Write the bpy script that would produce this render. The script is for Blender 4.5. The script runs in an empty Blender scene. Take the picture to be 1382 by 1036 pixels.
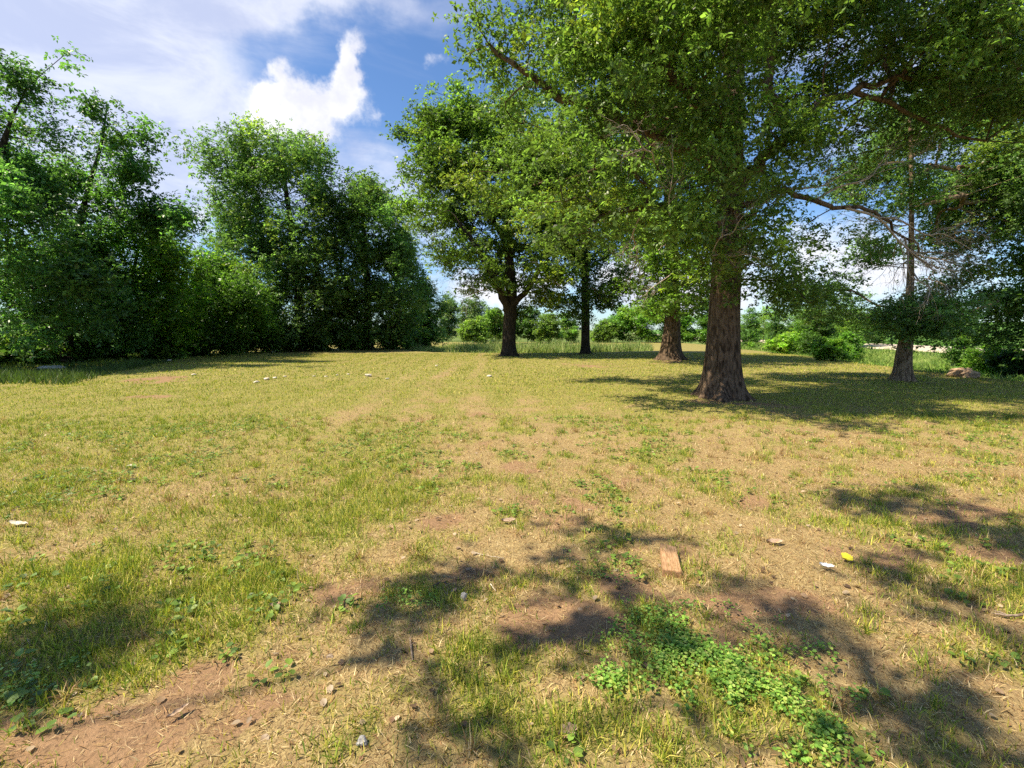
import bpy, math, random
import numpy as np
from mathutils import Vector

sc = bpy.context.scene
rad = math.radians
PI = math.pi

# ------------------------------------------------------------------ camera
FPX, CX, CY, HORIZ, CAM_H = 633.0, 691.0, 518.0, 448.0, 1.6
PITCH = math.atan((CY - HORIZ) / FPX)
cam_d = bpy.data.cameras.new('camera')
cam = bpy.data.objects.new('camera', cam_d)
sc.collection.objects.link(cam)
cam.location = (0, 0, CAM_H)
cam.rotation_euler = (PI / 2 - PITCH, 0, 0)
cam_d.sensor_width = 36
cam_d.lens = 36 * FPX / 1382
cam_d.clip_start = 0.05
cam_d.clip_end = 6000
sc.camera = cam

# ------------------------------------------------------------------ light
SUN_EL, SUN_AZ = 56.0, -104.0          # azimuth measured from +Y (view direction) towards +X
TO_SUN = Vector((math.sin(rad(SUN_AZ)) * math.cos(rad(SUN_EL)),
                 math.cos(rad(SUN_AZ)) * math.cos(rad(SUN_EL)), math.sin(rad(SUN_EL))))
sun_d = bpy.data.lights.new('sun', 'SUN')
sun_d.energy = 5.0
sun_d.angle = rad(0.55)
sun_d.color = (1.0, 0.89, 0.68)
sun = bpy.data.objects.new('sun', sun_d)
sc.collection.objects.link(sun)
sun.rotation_euler = TO_SUN.to_track_quat('Z', 'Y').to_euler()
sun.location = (-20, 0, 30)

sc.view_settings.view_transform = 'Standard'
sc.view_settings.look = 'None'
sc.view_settings.gamma = 1
sc.view_settings.exposure = 1.04
sc.cycles.max_bounces = 7
sc.cycles.diffuse_bounces = 3
sc.cycles.glossy_bounces = 2
sc.cycles.transmission_bounces = 5
sc.cycles.transparent_max_bounces = 4
sc.cycles.sample_clamp_indirect = 6
sc.cycles.use_adaptive_sampling = True
sc.cycles.adaptive_threshold = 0.02
sc.cycles.use_denoising = False
sc.cycles.caustics_reflective = False
sc.cycles.caustics_refractive = False
sc.render.use_persistent_data = False


def ray(px, py):
    a, b = (px - CX) / FPX, (CY - py) / FPX
    return np.array([a, math.cos(PITCH) + b * math.sin(PITCH), -math.sin(PITCH) + b * math.cos(PITCH)])


def P(px, py, depth):
    """the point seen at that pixel of the photograph, depth metres ahead"""
    d = ray(px, py)
    return np.array([0, 0, CAM_H]) + d * (depth / d[1])


def G(px, py):
    d = ray(px, py)
    t = -CAM_H / d[2]
    return np.array([d[0] * t, d[1] * t])


# ------------------------------------------------------------------ node helpers
class NT:
    def __init__(self, tree):
        self.t = tree
        self.n = tree.nodes
        self.l = tree.links

    def add(self, typ, **kw):
        n = self.n.new(typ)
        for k, v in kw.items():
            setattr(n, k, v)
        return n

    def put(self, sock, v):
        if v is None:
            return
        if isinstance(v, bpy.types.NodeSocket):
            self.l.new(v, sock)
        else:
            if isinstance(v, (tuple, list)) and len(v) == 3 and sock.type == 'RGBA':
                v = (*v, 1)
            sock.default_value = v

    def math(self, op, a, b=None, c=None, clamp=False):
        n = self.add('ShaderNodeMath', operation=op, use_clamp=clamp)
        self.put(n.inputs[0], a)
        self.put(n.inputs[1], b)
        self.put(n.inputs[2], c)
        return n.outputs[0]

    def vec(self, op, a, b=None):
        n = self.add('ShaderNodeVectorMath', operation=op)
        self.put(n.inputs[0], a)
        self.put(n.inputs[1], b)
        return n.outputs[0]

    def mix(self, f, a, b, blend='MIX'):
        n = self.add('ShaderNodeMix', data_type='RGBA', blend_type=blend)
        self.put(n.inputs[0], f)
        self.put(n.inputs[6], a)
        self.put(n.inputs[7], b)
        return n.outputs[2]

    def noise(self, vec=None, scale=5.0, detail=4.0, rough=0.55, dist=0.0, color=False):
        n = self.add('ShaderNodeTexNoise')
        self.put(n.inputs['Vector'], vec)
        n.inputs['Scale'].default_value = scale
        n.inputs['Detail'].default_value = detail
        n.inputs['Roughness'].default_value = rough
        n.inputs['Distortion'].default_value = dist
        return n.outputs['Color' if color else 'Fac']

    def ss(self, x, lo, hi, a=0.0, b=1.0):
        n = self.add('ShaderNodeMapRange', interpolation_type='SMOOTHSTEP')
        self.put(n.inputs[0], x)
        n.inputs[1].default_value = lo
        n.inputs[2].default_value = hi
        n.inputs[3].default_value = a
        n.inputs[4].default_value = b
        return n.outputs[0]


# ------------------------------------------------------------------ world
world = bpy.data.worlds.new('World')
sc.world = world
world.use_nodes = True
W = NT(world.node_tree)
W.n.clear()
sky = W.add('ShaderNodeTexSky', sky_type='NISHITA')
sky.sun_disc = False
sky.sun_elevation = rad(SUN_EL)
sky.sun_rotation = rad(SUN_AZ)
sky.air_density = 1.0
sky.dust_density = 0.35
sky.ozone_density = 2.2
tc = W.add('ShaderNodeTexCoord')
D = tc.outputs['Generated']
warp = W.vec('SUBTRACT', W.noise(D, 9.0, 5.0, 0.6, color=True), (0.5, 0.5, 0.5))
wsc = W.add('ShaderNodeVectorMath', operation='SCALE')
W.put(wsc.inputs[0], warp)
wsc.inputs[3].default_value = 0.11
Dw = W.vec('ADD', D, wsc.outputs[0])
sep = W.add('ShaderNodeSeparateXYZ')
W.put(sep.inputs[0], Dw)
ysafe = W.math('MAXIMUM', sep.outputs[1], 0.05)
U = W.math('DIVIDE', sep.outputs[0], ysafe)
V = W.math('DIVIDE', sep.outputs[2], ysafe)


def uv(px, py):
    d = ray(px, py)
    return d[0] / d[1], d[2] / d[1]


def blobs(lst):
    out = None
    for px, py, rx, ry, w in lst:
        u0, v0 = uv(px, py)
        a = W.math('MULTIPLY', W.math('SUBTRACT', U, u0), FPX / rx)
        b = W.math('MULTIPLY', W.math('SUBTRACT', V, v0), FPX / ry)
        d2 = W.math('ADD', W.math('MULTIPLY', a, a), W.math('MULTIPLY', b, b))
        g = W.math('MULTIPLY', W.math('POWER', 2.718, W.math('MULTIPLY', d2, -1.0)), w)
        out = g if out is None else W.math('ADD', out, g)
    return out


cum = blobs([(362, 145, 48, 30, 1.05), (412, 150, 52, 32, 1.05), (345, 128, 30, 16, .6), (400, 172, 56, 26, .7),
             (474, 90, 13, 30, 1.1), (466, 122, 18, 20, .75), (384, 98, 12, 18, .8), (448, 140, 20, 16, .5),
             (505, 160, 16, 16, .65), (592, 84, 17, 16, .5), (868, 372, 60, 30, 1.1), (640, 392, 60, 26, 1.0),
             (268, 300, 36, 34, .8), (720, 380, 60, 26, .8), (1120, 340, 160, 50, .75), (1250, 380, 160, 40, .6), (940, 400, 120, 30, .9), (210, 240, 40, 20, .4)])
fine = W.noise(D, 20.0, 9.0, 0.68)
cden = W.ss(W.math('ADD', cum, W.math('MULTIPLY', W.math('SUBTRACT', fine, 0.5), 1.5)), 0.22, 1.1)
veil = blobs([(110, 60, 190, 110, 1.0), (150, 190, 190, 90, .95), (310, 10, 130, 26, .8), (430, 2, 90, 20, .7),
              (0, 130, 120, 160, .8), (330, 250, 180, 60, .5), (500, 225, 90, 34, .6), (560, 300, 120, 60, .55),
              (230, 110, 90, 60, .5), (1060, 40, 200, 120, .45), (1300, 180, 160, 160, .5), (560, 10, 60, 25, .25), (60, 200, 160, 160, .5), (200, 40, 140, 60, .4), (250, 200, 100, 90, .4)])
strand_v = W.vec('MULTIPLY', D, (1.0, 1.0, 3.0))
stn = W.noise(strand_v, 3.6, 6.0, 0.6, 0.6)
veil_m = W.ss(W.math('ADD', veil, W.math('MULTIPLY', W.math('SUBTRACT', stn, 0.5), 2.0)), 0.0, 1.35, 0.0, 0.78)
back = W.ss(W.noise(D, 2.5, 6.0, 0.6), 0.45, 0.7, 0.0, 0.8)
front = W.ss(sep.outputs[1], 0.05, 0.25)
veil_f = W.math('ADD', W.math('MULTIPLY', veil_m, front), W.math('MULTIPLY', back, W.math('SUBTRACT', 1.0, front)))
cum_f = W.math('MULTIPLY', cden, front)
skycol = W.mix(1.0, sky.outputs[0], (0.80, 1.0, 1.22), 'MULTIPLY')
vn = W.ss(W.noise(W.vec('MULTIPLY', D, (1.0, 1.0, 2.2)), 5.5, 6.0, 0.62, 0.4), 0.36, 0.66)
c1 = W.mix(veil_f, skycol, W.mix(vn, (4.7, 5.0, 6.4), (6.9, 7.0, 7.6)))
shade = W.ss(W.noise(D, 11.0, 5.0, 0.6), 0.3, 0.7)
ccol = W.mix(shade, (5.6, 5.7, 6.5), (7.9, 7.9, 8.1))
c2 = W.mix(cum_f, c1, ccol)
bg = W.add('ShaderNodeBackground')
W.put(bg.inputs[0], c2)
bg.inputs[1].default_value = 0.074
wo = W.add('ShaderNodeOutputWorld')
W.l.new(bg.outputs[0], wo.inputs[0])

# ------------------------------------------------------------------ noise, terrain
rng = np.random.default_rng(11)


def _hash(ix, iy, seed):
    h = (ix.astype(np.int64) * 374761393 + iy.astype(np.int64) * 668265263 + seed * 974634777) & 0xffffffff
    h = ((h ^ (h >> 13)) * 1274126177) & 0xffffffff
    return ((h ^ (h >> 16)) & 0xffffff) / float(0xffffff)


def vnoise(x, y, seed=0):
    ix, iy = np.floor(x), np.floor(y)
    fx, fy = x - ix, y - iy
    fx, fy = fx * fx * (3 - 2 * fx), fy * fy * (3 - 2 * fy)
    a, b = _hash(ix, iy, seed), _hash(ix + 1, iy, seed)
    c, d = _hash(ix, iy + 1, seed), _hash(ix + 1, iy + 1, seed)
    return (a * (1 - fx) + b * fx) * (1 - fy) + (c * (1 - fx) + d * fx) * fy


def fbm(x, y, scale, oct=4, seed=0, gain=0.5):
    """about -1 .. 1, features of that size in metres"""
    v, a, s, t = 0, 1.0, 1.0 / scale, 0
    for o in range(oct):
        v = v + a * (vnoise(x * s + 17.3 * o, y * s - 9.1 * o, seed + o) * 2 - 1)
        t += a
        a *= gain
        s *= 2.03
    return v / t * 1.5


def sstep(x, lo, hi):
    t = np.clip((x - lo) / (hi - lo), 0, 1)
    return t * t * (3 - 2 * t)


def edge_x(y):            # right border of the mown lawn
    return 14.2 + 0.17 * np.clip(y, -20, 60) + 0.5 * np.sin(y * 0.23) + 0.1 * np.clip(y - 60, 0, 200)


def road_x(y):            # centre of the gravel road
    return edge_x(y) * 0 + 30.5 + 0.10 * y


POND = (2.0, 50.0, 13.0, 13.5)


def height(x, y):
    z = 0.05 * fbm(x, y, 7.0, 2, 5) * sstep(np.hypot(x, y), 2, 12)
    z = z + 0.020 * fbm(x, y, 0.5, 3, 8) + 0.006 * fbm(x, y, .13, 2, 9)
    e = ((x - POND[0]) / POND[2]) ** 2 + ((y - POND[1]) / POND[3]) ** 2
    z = z - 1.0 * (1 - sstep(e, 0.35, 1.15)) * sstep(y, 35, 40)
    dx = x - edge_x(y)
    z = z - 0.55 * sstep(dx, 0, 4) + 0.80 * sstep(x - road_x(y), -8.5, -4.2)
    z = z + 0.035 * np.clip(x - road_x(y) - 8, 0, 170) + 0.25 * fbm(x, y, 30, 2, 3) * sstep(x - road_x(y), 8, 40)
    z = z + 0.02 * np.clip(y - 90, 0, 200) * (1 - sstep(x, 30, 60))
    z = z + 0.03 * np.clip(-x - 60, 0, 150)
    return z


def wpatch(px, py, rx, ry):
    """an ellipse on the ground given by where it lies in the photograph: centre x, y, half widths"""
    c = G(px, py)
    y0, y1 = G(px, py + ry)[1], G(px, max(py - ry, HORIZ + 6))[1]
    return c[0], (y0 + y1) / 2, rx / FPX * c[1] * 1.02, (y1 - y0) / 2


DIRT = [wpatch(*p) + (w,) for *p, w in [
    (775, 672, 60, 16, .75), (860, 640, 90, 16, .5), (760, 840, 95, 40, .95), (700, 880, 60, 30, .6), (250, 915, 90, 45, .7),
    (150, 1000, 110, 40, .9), (860, 790, 60, 20, .6), (620, 790, 60, 26, .6), (1010, 800, 110, 12, .75), (205, 515, 50, 5, 1.0),
    (160, 540, 50, 4, .6), (1010, 545, 75, 9, .8), (905, 489, 25, 3, .7), (700, 645, 70, 12, .45), (1040, 690, 70, 10, .5),
    (1330, 740, 60, 12, .6), (780, 492, 90, 4, .5), (640, 560, 70, 6, .4), (1218, 514, 30, 3, .7), (500, 800, 60, 20, .45),
    (610, 900, 50, 20, .3), (380, 960, 60, 40, .4), (780, 850, 40, 20, .9), (1290, 700, 80, 12, .5), (700, 708, 60, 16, .5)]]
GREEN = [wpatch(*p) + (w,) for *p, w in [
    (120, 545, 300, 14, .45), (90, 590, 200, 25, .28), (500, 640, 75, 60, .5), (440, 705, 100, 25, .35), (370, 790, 160, 35, .25),
    (700, 510, 60, 12, .5), (960, 900, 110, 60, .9), (1060, 970, 90, 60, .6), (640, 930, 110, 60, .45), (60, 800, 120, 40, .5),
    (80, 880, 110, 60, .7), (800, 755, 70, 35, .6), (520, 815, 60, 18, .4), (900, 820, 70, 25, .5), (1240, 790, 110, 40, .5),
    (660, 580, 80, 8, .25), (920, 625, 90, 12, .45), (1000, 640, 60, 12, .3), (560, 970, 110, 50, .4), (300, 500, 180, 8, .4),
    (1220, 560, 250, 22, .35), (320, 525, 140, 8, .35), (700, 1010, 160, 40, .4), (1100, 930, 100, 50, .3)]]
STRAW = [wpatch(*p) + (w,) for *p, w in [
    (260, 665, 130, 40, .5), (150, 740, 150, 20, .35), (640, 545, 140, 10, .5), (560, 520, 40, 20, .3), (1150, 620, 240, 30, .45),
    (780, 600, 260, 30, .45), (880, 700, 220, 40, .35), (1080, 760, 130, 50, .5), (1180, 880, 120, 80, .4), (970, 570, 130, 12, .4),
    (660, 750, 120, 40, .35), (330, 600, 120, 12, .2), (450, 560, 60, 10, .3), (800, 492, 60, 4, .3)]]


def _sum(lst, x, y):
    s = 0
    wa = 0.06 + 0.055 * np.clip(y, 0, 12)
    x = x + wa * fbm(x, y, .9, 3, 61)
    y = y + wa * 1.3 * fbm(x, y, .9, 3, 67)
    for cx, cy, rx, ry, w in lst:
        s = s + w * np.exp(-((x - cx) / rx) ** 2 - ((y - cy) / ry) ** 2)
    return s


def cover(x, y):
    """(green share, bare soil share) of the lawn at x, y"""
    n1, n2, n3 = fbm(x, y, 2.6, 3, 21), fbm(x, y, 0.55, 3, 33), fbm(x, y, 0.16, 2, 41)
    far = sstep(y, 4, 14)
    calm = np.maximum(sstep(y, 6, 13), sstep(-x, .8, 3.2) * sstep(y, 2.2, 4.5))
    base = 0.53 + 0.20 * far - 0.10 * (1 - sstep(y, 2.2, 3.6)) * sstep(x, -1.6, -.6) + 0.02 * sstep(-x, 1, 3) - 0.06 * sstep(x, -1, 4) * (1 - far)
    # mowing stripes running away from the camera, left of the middle
    u = x + 0.055 * y
    st = np.sin(u * 2 * PI / 1.25) * 0.22 * sstep(y, 6, 12) * (1 - sstep(x, 0.5, 2.5))
    tr = -0.26 * (np.exp(-((x + 1.75 - 0.012 * y) / 0.22) ** 2) + np.exp(-((x + 3.35 - 0.035 * y) / 0.25) ** 2)) * sstep(y, 6.5, 9)
    gr = base + 0.07 * calm + (0.16 * n1 + 0.32 * n2 + 0.36 * n3) * (1 - 0.62 * calm) + .7 * _sum(GREEN, x, y) - .58 * _sum(STRAW, x, y) + st + tr
    di = -0.10 + 0.20 * fbm(x, y, 1.3, 3, 55) + 0.22 * n2 * -1 + 0.24 * n3 + _sum(DIRT, x, y) * 0.95 - 0.28 * calm
    gr = np.clip(gr, 0, 1)
    di = np.clip(di * 1.7, 0, 1)
    return gr * (1 - 0.7 * di), di


def lawn_mask(x, y):
    m = 1 - sstep(x - edge_x(y), -0.5, 0.5)
    e = ((x - POND[0]) / POND[2]) ** 2 + ((y - POND[1]) / POND[3]) ** 2
    return m * (1 - (e < 0.9) * (y > 36))


# ------------------------------------------------------------------ mesh helpers
def tag(o, label=None, cat=None, group=None, kind=None):
    for k, v in (('label', label), ('category', cat), ('group', group), ('kind', kind)):
        if v:
            o[k] = v
    return o


def mesh_np(name, verts, faces, mat, cols=None, parent=None, smooth=False):
    """verts (n,3); faces: list of (m,k) index arrays; cols (n,3) colour attribute"""
    me = bpy.data.meshes.new(name)
    verts = np.ascontiguousarray(verts, np.float32)
    me.vertices.add(len(verts))
    me.vertices.foreach_set('co', verts.ravel())
    loops = np.concatenate([f.ravel() for f in faces]).astype(np.int32)
    tot = np.concatenate([np.full(len(f), f.shape[1]) for f in faces]).astype(np.int32)
    start = np.concatenate([[0], np.cumsum(tot)[:-1]]).astype(np.int32)
    me.loops.add(len(loops))
    me.loops.foreach_set('vertex_index', loops)
    me.polygons.add(len(tot))
    me.polygons.foreach_set('loop_start', start)
    me.polygons.foreach_set('loop_total', tot)
    if smooth:
        me.polygons.foreach_set('use_smooth', np.ones(len(tot), bool))
    if cols is not None:
        at = me.color_attributes.new('Col', 'FLOAT_COLOR', 'POINT')
        c4 = np.ones((len(verts), 4), np.float32)
        c4[:, :3] = cols
        at.data.foreach_set('color', c4.ravel())
    me.materials.append(mat)
    me.update(calc_edges=True)
    o = bpy.data.objects.new(name, me)
    sc.collection.objects.link(o)
    if parent:
        o.parent = parent
        o.location = (0, 0, 0)
        o.matrix_parent_inverse = parent.matrix_basis.inverted()
    return o


def empty(name, loc):
    o = bpy.data.objects.new(name, None)
    o.empty_display_size = 0.3
    sc.collection.objects.link(o)
    o.location = loc
    return o


class Geo:
    def __init__(self):
        self.v, self.f3, self.f4, self.n, self.c = [], [], [], 0, []

    def add(self, v, f, c=None):
        (self.f4 if f.shape[1] == 4 else self.f3).append(f + self.n)
        self.v.append(v)
        if c is not None:
            self.c.append(c)
        self.n += len(v)

    def build(self, name, mat, parent=None, smooth=False):
        fs = [np.concatenate(f) for f in (self.f3, self.f4) if f]
        return mesh_np(name, np.concatenate(self.v), fs, mat, np.concatenate(self.c) if self.c else None, parent, smooth)


# ------------------------------------------------------------------ materials
def mat_new(name):
    m = bpy.data.materials.new(name)
    m.use_nodes = True
    n = NT(m.node_tree)
    n.n.clear()
    out = n.add('ShaderNodeOutputMaterial')
    return m, n, out


def leaf_material(name, trans=0.5, rough=0.44, spec=0.5):
    m, n, out = mat_new(name)
    at = n.add('ShaderNodeAttribute', attribute_name='Col')
    pb = n.add('ShaderNodeBsdfPrincipled')
    n.put(pb.inputs['Base Color'], at.outputs['Color'])
    pb.inputs['Roughness'].default_value = rough
    pb.inputs['Specular IOR Level'].default_value = spec
    tr = n.add('ShaderNodeBsdfTranslucent')
    n.put(tr.inputs['Color'], n.mix(1.0, at.outputs['Color'], (1.55, 1.75, 0.8), 'MULTIPLY'))
    mx = n.add('ShaderNodeMixShader')
    mx.inputs[0].default_value = trans
    n.l.new(pb.outputs[0], mx.inputs[1])
    n.l.new(tr.outputs[0], mx.inputs[2])
    n.l.new(mx.outputs[0], out.inputs[0])
    return m


M_LEAF = leaf_material('oak_leaves')
M_GRASS = leaf_material('grass_blades', 0.25, 0.6, 0.25)


def bark_material(name, c1, c2, scale=9.0, strength=0.9):
    m, n, out = mat_new(name)
    t = n.add('ShaderNodeTexCoord')
    v = n.vec('MULTIPLY', t.outputs['Object'], (1.0, 1.0, 0.26))
    a = n.noise(v, scale * 1.6, 6.0, 0.62, 0.5)
    b = n.noise(t.outputs['Object'], 1.3, 4.0, 0.6)
    r = n.ss(a, 0.36, 0.62)
    col = n.mix(r, c1, c2)
    col = n.mix(n.ss(b, 0.5, 0.75, 0, 0.5), col, (c2[0] * 1.2, c2[1] * 1.25, c2[2] * 1.3))
    bp = n.add('ShaderNodeBump')
    bp.inputs['Strength'].default_value = strength
    bp.inputs['Distance'].default_value = 0.06
    n.put(bp.inputs['Height'], a)
    pb = n.add('ShaderNodeBsdfPrincipled')
    n.put(pb.inputs['Base Color'], col)
    pb.inputs['Roughness'].default_value = 0.92
    pb.inputs['Specular IOR Level'].default_value = 0.15
    n.l.new(bp.outputs[0], pb.inputs['Normal'])
    n.l.new(pb.outputs[0], out.inputs[0])
    return m


M_BARK = bark_material('oak_bark', (0.035, 0.022, 0.014), (0.155, 0.105, 0.07))
M_BARK_PALE = bark_material('pale_oak_bark', (0.07, 0.048, 0.032), (0.27, 0.19, 0.125))
M_BARK_DARK_SHADED = bark_material('dark_shaded_bark', (0.016, 0.013, 0.010), (0.055, 0.043, 0.032))  # near-black tone paints crown shade into the bark of the middle oaks
M_DEAD = bark_material('dead_wood', (0.24, 0.18, 0.14), (0.46, 0.37, 0.30), 14, 0.4)


def simple_material(name, c1, c2, scale=20, rough=0.8, bump=0.3, stretch=(1, 1, 1), spec=0.3, trans=0):
    m, n, out = mat_new(name)
    t = n.add('ShaderNodeTexCoord')
    v = n.vec('MULTIPLY', t.outputs['Object'], stretch)
    a = n.noise(v, scale, 5.0, 0.6, 0.3)
    pb = n.add('ShaderNodeBsdfPrincipled')
    n.put(pb.inputs['Base Color'], n.mix(n.ss(a, 0.35, 0.65), c1, c2))
    pb.inputs['Roughness'].default_value = rough
    pb.inputs['Specular IOR Level'].default_value = spec
    bp = n.add('ShaderNodeBump')
    bp.inputs['Strength'].default_value = bump
    bp.inputs['Distance'].default_value = 0.01
    n.put(bp.inputs['Height'], a)
    n.l.new(bp.outputs[0], pb.inputs['Normal'])
    n.l.new(pb.outputs[0], out.inputs[0])
    return m


# ground: the colour attribute holds (green share, soil share, zone) ; zone 0 lawn, 0.5 rough ground, 1 crop field
def ground_material():
    m, n, out = mat_new('ground_soil_and_turf')
    at = n.add('ShaderNodeAttribute', attribute_name='Col')
    s = n.add('ShaderNodeSeparateColor')
    n.put(s.inputs[0], at.outputs['Color'])
    g, di, zone = s.outputs
    t = n.add('ShaderNodeTexCoord').outputs['Object']
    nf = n.noise(t, 55.0, 5.0, 0.7)
    nm = n.noise(t, 7.0, 5.0, 0.65)
    nl = n.noise(t, 0.35, 5.0, 0.6)
    fib = n.noise(n.vec('MULTIPLY', t, (1.0, 0.35, 1.0)), 160.0, 3.0, 0.7, 1.0)
    soil = n.mix(nm, (0.17, 0.10, 0.055), (0.35, 0.22, 0.125))
    soil = n.mix(n.ss(nf, 0.5, 0.72), soil, (0.115, 0.07, 0.045))
    straw = n.mix(n.ss(fib, 0.35, 0.65), (0.17, 0.115, 0.055), (0.38, 0.285, 0.135))
    green = n.mix(n.ss(nf, 0.35, 0.65), (0.12, 0.115, 0.035), (0.33, 0.285, 0.09))
    gm = n.math('ADD', g, n.math('MULTIPLY', n.math('SUBTRACT', nm, 0.5), 0.8))
    col = n.mix(n.ss(gm, 0.18, 0.72), straw, green)
    col = n.mix(n.ss(n.math('ADD', di, n.math('MULTIPLY', n.math('SUBTRACT', nf, 0.5), 0.9)), 0.15, 0.6), col, soil)
    n16 = n.noise(t, 15.0, 5.0, 0.75)
    n3 = n.noise(t, 2.6, 5.0, 0.7)
    col = n.mix(n.ss(n16, .52, .66, 0, .62), col, n.mix(.5, soil, (0.10, 0.075, 0.035)))
    col = n.mix(n.ss(n3, .5, .68, 0, .35), col, soil)
    rough_g = n.mix(n.ss(nl, 0.4, 0.65), (0.07, 0.11, 0.025), (0.15, 0.19, 0.05))
    field = n.mix(n.ss(n.noise(n.vec('MULTIPLY', t, (1, 0.2, 1)), 0.9, 4.0, 0.6), 0.35, 0.7), (0.09, 0.19, 0.045), (0.13, 0.25, 0.06))
    col = n.mix(n.ss(zone, 0.2, 0.45), col, rough_g)
    col = n.mix(n.ss(zone, 0.6, 0.9), col, field)
    pb = n.add('ShaderNodeBsdfPrincipled')
    n.put(pb.inputs['Base Color'], col)
    pb.inputs['Roughness'].default_value = 0.95
    pb.inputs['Specular IOR Level'].default_value = 0.1
    bp = n.add('ShaderNodeBump')
    bp.inputs['Strength'].default_value = 0.9
    bp.inputs['Distance'].default_value = 0.02
    n.put(bp.inputs['Height'], n.math('ADD', n.math('MULTIPLY', nf, 0.6), nm))
    n.l.new(bp.outputs[0], pb.inputs['Normal'])
    n.l.new(pb.outputs[0], out.inputs[0])
    return m


# ------------------------------------------------------------------ ground sheet
NR, NA = 430, 720
rr = 0.25 * (2500 / 0.25) ** (np.arange(NR) / (NR - 1))
aa = np.arange(NA) * 2 * PI / NA
gx = (rr[:, None] * np.sin(aa)[None, :]).ravel()
gy = (rr[:, None] * np.cos(aa)[None, :]).ravel()
gz = height(gx, gy)
gx, gy, gz = np.append(gx, 0), np.append(gy, 0), np.append(gz, 0)
i = np.arange(NR - 1)[:, None] * NA
j = np.arange(NA)[None, :]
j2 = (j + 1) % NA
quads = np.stack([(i + j), (i + NA + j), (i + NA + j2), (i + j2)], -1).reshape(-1, 4)[:, ::-1]
cap = np.stack([np.arange(NA), (np.arange(NA) + 1) % NA, np.full(NA, NR * NA)], -1)[:, ::-1]
cg, cd = cover(gx, gy)
dxr = gx - edge_x(gy)
zone = 0.5 * (1 - lawn_mask(gx, gy))
zone = np.where((gx < -26) | (gy > 75), 0.5, zone)
zone = np.where(gx > road_x(gy) + 4.5, 1.0, zone)
zone = np.where((gx < -42), 0.8, zone)
ground = mesh_np('ground', np.stack([gx, gy, gz], -1), [quads[:, ::-1], cap[:, ::-1]], ground_material(),
                 np.stack([cg, cd, zone], -1), smooth=True)
tag(ground, kind='structure')

# gravel road on the right
ys = np.linspace(-60, 260, 240)
rv = []
for off, dz in ((-4.4, -0.12), (-4.0, 0.07), (-2.0, 0.12), (0, 0.15), (2.0, 0.12), (4.0, 0.07), (4.4, -0.12)):
    xs = road_x(ys) + off + 0.12 * fbm(ys, ys * 0 + off, 2.0, 2, 5)
    rv.append(np.stack([xs, ys, height(road_x(ys) + np.clip(off, -3.9, 3.9), ys) + dz], -1))
rv = np.stack(rv, 1)
k = np.arange(len(ys) - 1)[:, None] * 7 + np.arange(6)[None, :]
rf = np.stack([k, k + 1, k + 8, k + 7], -1).reshape(-1, 4)
road = mesh_np('gravel_road', rv.reshape(-1, 3), [rf],
               simple_material('pale_gravel', (0.38, 0.31, 0.23), (0.52, 0.44, 0.35), 9, 0.95, 0.5), smooth=True)
tag(road, kind='structure')


# ------------------------------------------------------------------ tree machinery
def catmull(pts, rads, sub):
    p = np.vstack([2 * pts[0] - pts[1], pts, 2 * pts[-1] - pts[-2]])
    out, ro = [], []
    for a in range(len(pts) - 1):
        p0, p1, p2, p3 = p[a], p[a + 1], p[a + 2], p[a + 3]
        for s in range(sub):
            t = s / sub
            out.append(0.5 * ((2 * p1) + (-p0 + p2) * t + (2 * p0 - 5 * p1 + 4 * p2 - p3) * t * t + (-p0 + 3 * p1 - 3 * p2 + p3) * t ** 3))
            ro.append(rads[a] * (1 - t) + rads[a + 1] * t)
    out.append(pts[-1])
    ro.append(rads[-1])
    return np.array(out), np.array(ro)


def tube(geo, pts, rads, sides):
    n = len(pts)
    tan = np.gradient(pts, axis=0)
    tan /= np.linalg.norm(tan, axis=1, keepdims=True) + 1e-9
    ref = np.array([1.0, 0, 0]) if abs(tan[0][0]) < 0.8 else np.array([0, 1.0, 0])
    u = np.cross(tan, ref)
    u /= np.linalg.norm(u, axis=1, keepdims=True) + 1e-9
    w = np.cross(tan, u)
    th = np.arange(sides) * 2 * PI / sides
    ring = pts[:, None, :] + rads[:, None, None] * (np.cos(th)[None, :, None] * u[:, None, :] + np.sin(th)[None, :, None] * w[:, None, :])
    a = np.arange(n - 1)[:, None] * sides + np.arange(sides)[None, :]
    b = np.arange(n - 1)[:, None] * sides + (np.arange(sides)[None, :] + 1) % sides
    geo.add(ring.reshape(-1, 3), np.stack([a, b, b + sides, a + sides], -1).reshape(-1, 4))


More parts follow.
